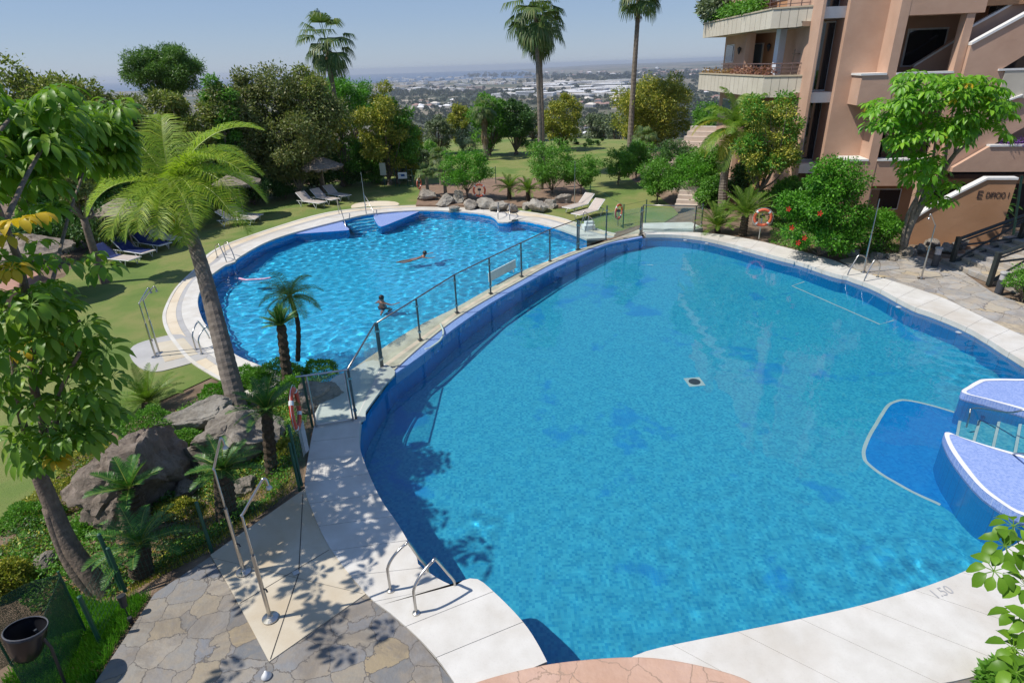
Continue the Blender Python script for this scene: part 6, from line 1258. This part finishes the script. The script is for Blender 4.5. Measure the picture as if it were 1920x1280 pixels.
# plants on the balconies
rg = np.random.default_rng(50)
def planter(pts, z, r, n, m, label, leaf=.12, nm='balcony_plants'):
    C = np.array([(p[0], p[1], z+r*.5) for p in pts]); V, F = cloud(rg, C, r, n, leaf); return tag(npmesh(nm, V, F, m), label, 'plant')
ln = resample([cC+[.35, .3], cL+[.35, 0]], 12)
planter(ln[:6], zc+.02, .32, 900, leafm('dry_heather', (.16, .07, .06), (.3, .14, .1), (.42, .2, .12)), 'dry reddish plants along the middle balcony')
planter(ln[6:], zc+.02, .22, 500, leafm('straw_plants', (.25, .14, .05), (.4, .26, .1)), 'straw coloured plants at the left end of the middle balcony')
planter(resample([cC+[.3, .4], cL+[.3, 0]], 14)[3:], zc2+.05, .5, 3200, L_mid, 'lush green plants hanging over the upper balcony', .2)
cyp = resample([cL+[.2, -2.0], cL+[.2, 0]], 5); planter(cyp, zc2+.4, .75, 2600, L_grey, 'drooping palm like plant at the corner of the upper balcony', .3)
# purple flowers on the stair parapet
fl = [bp(s, 1.38) for s in np.linspace(6.9, 9.5, 10)]; planter(fl, 3.32, .26, 1400, leafm('purple_flower', (.05, .02, .1), (.16, .05, .3), (.3, .12, .5), .2), 'purple flowers along the stair parapet', .07, 'purple_flowers')
# lettered garden wall
e0, e1 = np.array([15.74, 22.72]), G(1880, 440, .42)[:2]; ed = (e1-e0)/np.linalg.norm(e1-e0)
def onE(px, py):
    r = ray(px, py); t, s = np.linalg.solve(np.array([[r[0], -ed[0]], [r[1], -ed[1]]]), e0); p = CC+r*t; return s, p[2]
pts = [onE(*p) for p in [(1712,412),(1745,391),(1800,362),(1850,337),(1908,337)]]; sE = pts[-1][0]
gw = empty('garden_wall', (e0[0], e0[1], 0), 0, 'low salmon wall with a sloping white coping and raised lettering, right of the bent shower', 'wall')
n2 = np.array([-ed[1], ed[0]])
def E3(s, o, z): q = e0+ed*s+n2*o; return (q[0], q[1], z)
pl_ = [(0, -.5)]+[(s, z) for s, z in pts]+[(sE, -.5)]; n = len(pl_)
child(MB().add([E3(s, 0, z) for s, z in pl_]+[E3(s, .25, z) for s, z in pl_], [tuple(range(n)), tuple(range(n, 2*n))[::-1]]+[(i, n+i, n+(i+1) % n, (i+1) % n) for i in range(n)]), 'wall_body', M_st2, gw)
cpm = MB(); t_ = pts[0:]
for (s0, z0), (s1, z1) in zip(t_, t_[1:]): cpm.add([E3(s0, -.05, z0), E3(s1, -.05, z1), E3(s1, .3, z1), E3(s0, .3, z0), E3(s0, -.05, z0+.08), E3(s1, -.05, z1+.08), E3(s1, .3, z1+.08), E3(s0, .3, z0+.08)], [(0, 1, 5, 4), (1, 2, 6, 5), (2, 3, 7, 6), (3, 0, 4, 7), (4, 5, 6, 7), (3, 2, 1, 0)])
child(cpm, 'coping', M_cap, gw)
rw = MB(); zz = onE(1752, 352)[1]; rw.add([E3(0, .02, -.5), E3(.35, 1.9, -.5), E3(.35, 1.9, zz+.2), E3(0.02, .02, pts[0][1]), E3(.25, .02, -.5), E3(.6, 1.9, -.5), E3(.6, 1.9, zz+.2), E3(.25, .02, pts[0][1])], [(0, 3, 2, 1), (4, 5, 6, 7), (3, 7, 6, 2), (1, 2, 6, 5), (0, 4, 7, 3)]); child(rw, 'return_wall', M_st, gw)
sL, zL = onE(1829, 371)[0], onE(1829, 371)[1]; sR = onE(1892, 368)[0]
M_let = pm('dark_letters', (.06, .035, .03))
lt = letters('E', .42, M_let); q = E3(sL, -.016, zL-.02); Rm = Matrix.Rotation(math.atan2(ed[1], ed[0]), 4, 'Z') @ Matrix.Rotation(R(90), 4, 'X')
lt.matrix_world = Matrix.Translation(Vector(q)) @ Rm; lt.parent = gw; lt.matrix_parent_inverse = Matrix.Translation(-gw.location)
lt = letters('DIFICIO 1', .30, M_let); wd = max(v.co.x for v in lt.data.vertices); sc = (sR-sL-.32)/wd
q = E3(sL+.3, -.016, zL+.02); lt.matrix_world = Matrix.Translation(Vector(q)) @ Rm @ Matrix.Scale(sc, 4, (1, 0, 0)); lt.parent = gw; lt.matrix_parent_inverse = Matrix.Translation(-gw.location)
# pale stepped terrace seen left of the curved palm
stp = empty('terrace_steps', (11, 36, 0), 0, 'pale stepped terrace with slatted shade left of the building', 'steps')
a, b = AD(1285, 262, 44), AD(1352, 250, 40)
for k in range(8): child(MB().box(((a[0]+b[0])/2+k*.28, (a[1]+b[1])/2+k*.3, .2+k*.3), (4.2, .6, .3), -.5), 'tread', pm('pale_step', (.6, .5, .42), (.52, .42, .34)) if k == 0 else bpy.data.materials['pale_step'], stp)
a = AD(1305, 400, 29.5); o = MB()
for k in range(7): o.box((a[0]+.15*k+.6, a[1]+1.2+k*.32, -.1+k*.17), (2.6, .34, .17), -.35)
o = o.build('garden_steps', bpy.data.materials['pale_step']); tag(o, 'pale garden steps behind the glass fence and cycads', 'steps')
# slatted cream screen
q = AD(1480, 292, 29.6); o = empty('slatted_screen', q, -.25, 'cream slatted screen low on the building, right of the blossoming tree', 'screen')
for k in range(6): MB().box((0, 0, -.35+.16*k), (1.0, .05, .09)).build('slat', M_cream, o)
for x in (-.48, .48): MB().box((x, .03, .05), (.05, .05, 1.0)).build('frame_post', M_cream, o)
# ------------------------------------------------------------------ steps, black railings, bollards on the right
M_step = flag_mat('step_flagstone', .5, 1.15); a, b = G(1783,500,.006), G(1849,526,.006); d = b-a; d /= np.linalg.norm(d); up2 = np.array([-d[1], d[0], 0]); up2 = up2 if up2[0] > 0 else -up2
fs = empty('stone_steps', a, 0, 'flagstone garden steps climbing between the two black railings', 'steps')
for k in range(11):
    p = a-d*.5+up2*(.42*k); q = b+d*1.2+up2*(.42*k); z1 = .14*(k+1); child(MB().prism([p+up2*0, q, q+up2*(.42 if k < 10 else 5), p+up2*(.42 if k < 10 else 5)], -.05, z1), 'step', M_step, fs, bevel=.015)
def railing(p0, h0, direction, n, rise, label, off=0):
    r = empty('black_railing', p0, 0, label, 'railing', 'black railings of the stone steps'); M_r = pm('black_painted_wood', (.018, .025, .024), (.03, .036, .034), .5) if 'black_painted_wood' not in bpy.data.materials else bpy.data.materials['black_painted_wood']
    sp = 2.3
    P = [np.array(p0)+direction*sp*i+np.array([0, 0, rise*i]) for i in range(n)]
    for p in P: child(MB().box(p+[0, 0, h0/2], (.13, .13, h0+.05), math.atan2(direction[1], direction[0])), 'post', M_r, r, bevel=.01)
    for i in range(n-1):
        p, q = P[i], P[i+1]
        for z, rr in ((h0-.06, .055), (h0-.2, .03)): child(MB().tube([p+[0, 0, z], q+[0, 0, z]], rr, 6), 'rail', M_r, r)
        child(MB().tube([p+[0, 0, .12], q+[0, 0, h0-.25]], .035, 6), 'cross_bar', M_r, r); child(MB().tube([p+[0, 0, h0-.3], q+[0, 0, .12]], .035, 6), 'cross_bar', M_r, r); child(MB().tube([p+[0, 0, .1], q+[0, 0, .1]], .035, 6), 'cross_bar', M_r, r)
    return r
railing(G(1783,498,.0), 1.0, up2, 4, .75, 'black railing on the far side of the stone steps, before the lettered wall'); railing(G(1854,534,.0), 1.05, up2, 4, .75, 'black railing on the near side of the stone steps at the right edge')
o = MB().tube([AD(1900,440,19.5), AD(1916,330,19.5)], .04, 6).build('green_post', M_green); tag(o, 'tall dark green post rising beside the top of the railing at the right edge', 'post')
for (x, y), lb in (((1752,499), 'dark bollard light with a pale lens beside the far black railing'), ((1872,549), 'dark bollard light with a pale lens beside the near black railing')):
    P = G(x, y, .005); o = empty('bollard_light', P, 0, lb, 'bollard light', 'bollard lights by the steps'); MB().lathe([(.11, 0), (.11, .42), (.09, .43)], 18).build('body', pm('bollard_grey', (.05, .055, .065), (.035, .04, .05), .45), o, smooth=False); MB().lathe([(.095, .43), (.095, .62), (.07, .635)], 18).build('lens', pm('bollard_lens', (.5, .48, .48), (.42, .4, .4), .3), o); MB().lathe([(.12, .62), (.125, .64), (.11, .675), (0, .69)], 18).build('cap', M_greyb, o)
# ------------------------------------------------------------------ the valley, the town, the sea, far hills
def gp_(x, y, z=None):      # picture point -> valley floor
    zz = -140.0
    for _ in range(6):
        P = G(x, y, zz); zz = h1(P[0], P[1])
    return np.array([P[0], P[1], zz])
tw_ = NT('sea'); tw_.col((.03, .075, .15)); tw_.set(Roughness=.35)
o = MB().add([(-30000, 8300, -147.5), (2600, 8300, -147.5), (3600, 11500, -147.5), (8500, 24500, -147.5), (-30000, 24500, -147.5)], [(0, 1, 2, 3, 4)]).build('sea', tw_.m); tag(o, 'strip of sea along the horizon', kind='structure')
mb = MB(); rg = np.random.default_rng(60); n = 90; xs = np.linspace(2200, 17000, n); top = [-150+110*min(1, (x-2200)/5000)+(40+25*math.sin(x/900)+18*math.sin(x/370+2))*min(1, (x-2200)/2500)+130*max(0, (x-5500)/9000) for x in xs]
mb.add([(x, 15500, -160) for x in xs]+[(x, 16800, t) for x, t in zip(xs, top)]+[(x, 19500, -160) for x in xs], [(i, i+1, n+i+1, n+i) for i in range(n-1)]+[(n+i, n+i+1, 2*n+i+1, 2*n+i) for i in range(n-1)])
tag(mb.build('hills', pm('far_hill', (.07, .09, .05), (.12, .11, .07), .95, 0, .002), smooth=True), 'low hills on the right of the horizon', kind='structure')
M_bl = [pm('town_white', (.8, .79, .77), (.72, .7, .68)), pm('town_cream', (.72, .66, .56), (.64, .57, .48)), pm('town_grey', (.42, .42, .43), (.34, .34, .35)), pm('town_pinkish', (.5, .36, .29), (.42, .3, .24)), pm('town_roof', (.34, .2, .15), (.28, .17, .13)), pm('town_blue', (.03, .14, .4), (.02, .11, .33)), pm('town_window', (.08, .09, .11))]
def building(P, w, d, h, rz, m, rm, label, group, hip=False, wins=3):
    b = empty('town_building', P, rz, label, 'building', group); MB().box((0, 0, h/2-2), (w, d, h+4)).build('walls', m, b)
    if hip: MB().add([(-w/2-.5, -d/2-.5, h), (w/2+.5, -d/2-.5, h), (w/2+.5, d/2+.5, h), (-w/2-.5, d/2+.5, h), (-w*.2, 0, h+min(w, d)*.22), (w*.2, 0, h+min(w, d)*.22)], [(0, 1, 5, 4), (1, 2, 5), (2, 3, 4, 5), (3, 0, 4)]).build('roof', rm, b)
    else: MB().box((0, 0, h+.25), (w*1.01, d*1.01, .5)).build('roof', rm, b)
    q = MB()
    for k in range(wins): q.box((0, -d/2-.06, h*(k+.6)/wins), (w*.9, .1, h/wins*.34))
    q.build('window_band', M_bl[6], b)
rg = np.random.default_rng(61)
zones = [ # px0, px1, row0, row1, count, width m, height, materials, hip, text
 (728,905,146,158,38,(40,90),(9,20),(0,1,0),0,'block of the town near the shore, left of the tallest palm','coastal town blocks'),
 (728,905,158,174,34,(35,90),(8,14),(0,3,1,2),0,'block in the middle of the town, left of the tallest palm','left town blocks'),
 (905,1000,144,160,22,(40,100),(8,16),(0,1,3),0,'block of the town left of the tallest palm, below the sea','middle town blocks'),
 (1020,1190,152,168,36,(70,190),(8,12),(0,1,2,0),0,'long warehouse between the two tall palms','warehouses on the right'),
 (955,1185,168,184,36,(50,150),(8,13),(0,2,0,1),0,'long warehouse of the industrial estate','warehouses of the estate'),
 (1010,1180,136,147,24,(25,60),(9,18),(0,1,3),1,'house on the wooded ridge between the two tall palms','ridge houses'),
 (1195,1340,128,146,40,(22,50),(8,18),(0,1,3),1,'house on the hillside left of the building','hillside houses'),
 (770,860,186,205,12,(16,34),(5,8),(0,1),1,'low house among trees below the pale road','valley houses on the left'),
 (1085,1165,184,206,14,(16,36),(5,8),(0,1,2),1,'low house among trees below the estate','valley houses on the right'),
 (1310,1345,165,205,8,(14,24),(5,8),(0,1),1,'low house glimpsed under the middle balcony','valley houses by the building'),
 (800,1170,206,262,14,(10,18),(4,7),(0,1),1,'small house glimpsed through the trees beyond the lawn','near valley houses')]
for (x0, x1, r0, r1, n, ww, hh, ms, hip, lab, grp) in zones:
    for k in range(n):
        P = gp_(rg.uniform(x0, x1), rg.uniform(r0, r1)); w = rg.uniform(*ww)*1.35; h = rg.uniform(*hh)*1.3; mi = ms[int(rg.integers(0, len(ms)))]; m = M_bl[mi]; cn = ['white', 'cream', 'grey', 'pinkish'][mi]
        building(P, w, w*rg.uniform(.35, .7) if ww[0] > 30 else w*.7, h, rg.normal()*.2-.6, m, M_bl[4] if (hip and rg.random() < .6) else M_bl[[0, 0, 1][int(rg.integers(0, 3))]], cn+' walled '+lab, cn+' '+grp, bool(hip), 2 if h < 9 else 3)
building(gp_(1115,172), 62, 60, 14, -.1, M_bl[5], M_bl[0], 'bright blue fronted warehouse between the two tall palms', None)
building(gp_(985,180), 90, 70, 20, -.1, M_bl[0], M_bl[0], 'tall white warehouse just left of the tallest palm trunk', None)
for (x0, r0, x1, r1, wd, lb) in [(757,191,815,185,16,'pale bare road cutting below the left of the town'),(838,184,880,181,9,'short pale track right of the bare road'),(1290,175,1345,160,12,'pale road on the hillside')]:
    a, b = gp_(x0, r0), gp_(x1, r1); d = b-a; n = np.array([-d[1], d[0], 0])/np.hypot(d[0], d[1])*wd; k = 14; A = [a+(b-a)*i/k+n for i in range(k+1)]; B = [a+(b-a)*i/k-n for i in range(k+1)]
    tag(MB().ribbon([(p[0], p[1], h1(p[0], p[1])+2.5) for p in A], [(p[0], p[1], h1(p[0], p[1])+2.5) for p in B]).build('road', M_bge2), lb, kind='structure')
# far woods: one mass nobody could count
def wood(specs, m, label, seed, leaf):
    rg = np.random.default_rng(seed); Cs = []; Rs = []
    for (x0, x1, r0, r1, n, r) in specs:
        for _ in range(n): P = gp_(rg.uniform(x0, x1), rg.uniform(r0, r1)); Cs.append(P+[0, 0, r*.35]); Rs.append(r*rg.uniform(.6, 1.3))
    Cs = np.array(Cs); Rs = np.array(Rs); per = 55; i = np.repeat(np.arange(len(Cs)), per); d = unit(rg.normal(size=(len(i), 3))); d[:, 2] = np.abs(d[:, 2])
    C = Cs[i]+d*(Rs[i]*rg.uniform(.7, 1, len(i)))[:, None]; T = unit(d+rg.normal(size=d.shape)*.6); Nn = unit(rg.normal(size=d.shape)*.5+d); Nn = unit(Nn-T*np.sum(Nn*T, 1, keepdims=True)); L = Rs[i]*leaf*rg.uniform(.7, 1.4, len(i))
    V, F = leafquads(C, T, Nn, L, L*.8); tag(npmesh('far_trees', V, F, m), label, 'trees', kind='stuff')
wood([(735,1010,172,182,150,11),(735,1190,182,200,200,8),(735,1190,200,235,330,7),(760,1180,235,268,260,5),(1190,1345,150,260,420,9)], leafm('far_tree', (.03, .045, .02), (.065, .085, .035), (.11, .12, .05), .1), 'woods and gardens filling the valley below the lawn', 71, .8)
wood([(870,1010,138,146,60,20),(1010,1190,140,150,90,20),(1190,1345,132,150,110,18),(735,900,150,176,40,12),(905,1190,150,180,60,12)], leafm('far_tree_dark', (.02, .035, .02), (.045, .06, .03), (.07, .085, .04), .1), 'dark tree belts between the blocks of the town', 72, .8)
# ------------------------------------------------------------------ hazy air
hz = MB().box((0, 11800, -67), (61000, 23960, 190)).build('haze', None); hm = bpy.data.materials.new('haze'); hm.use_nodes = True; nt = hm.node_tree; nt.nodes.clear(); vo = nt.nodes.new('ShaderNodeVolumePrincipled'); vo.inputs['Color'].default_value = (.8, .86, .95, 1); vo.inputs['Density'].default_value = 7e-5; vo.inputs['Anisotropy'].default_value = .3
mo = nt.nodes.new('ShaderNodeOutputMaterial'); nt.links.new(vo.outputs[0], mo.inputs['Volume']); hz.data.materials.append(hm); tag(hz, 'thin bluish haze over the valley', 'haze', kind='stuff')
S.cycles.volume_step_rate = 1; S.cycles.volume_bounces = 0
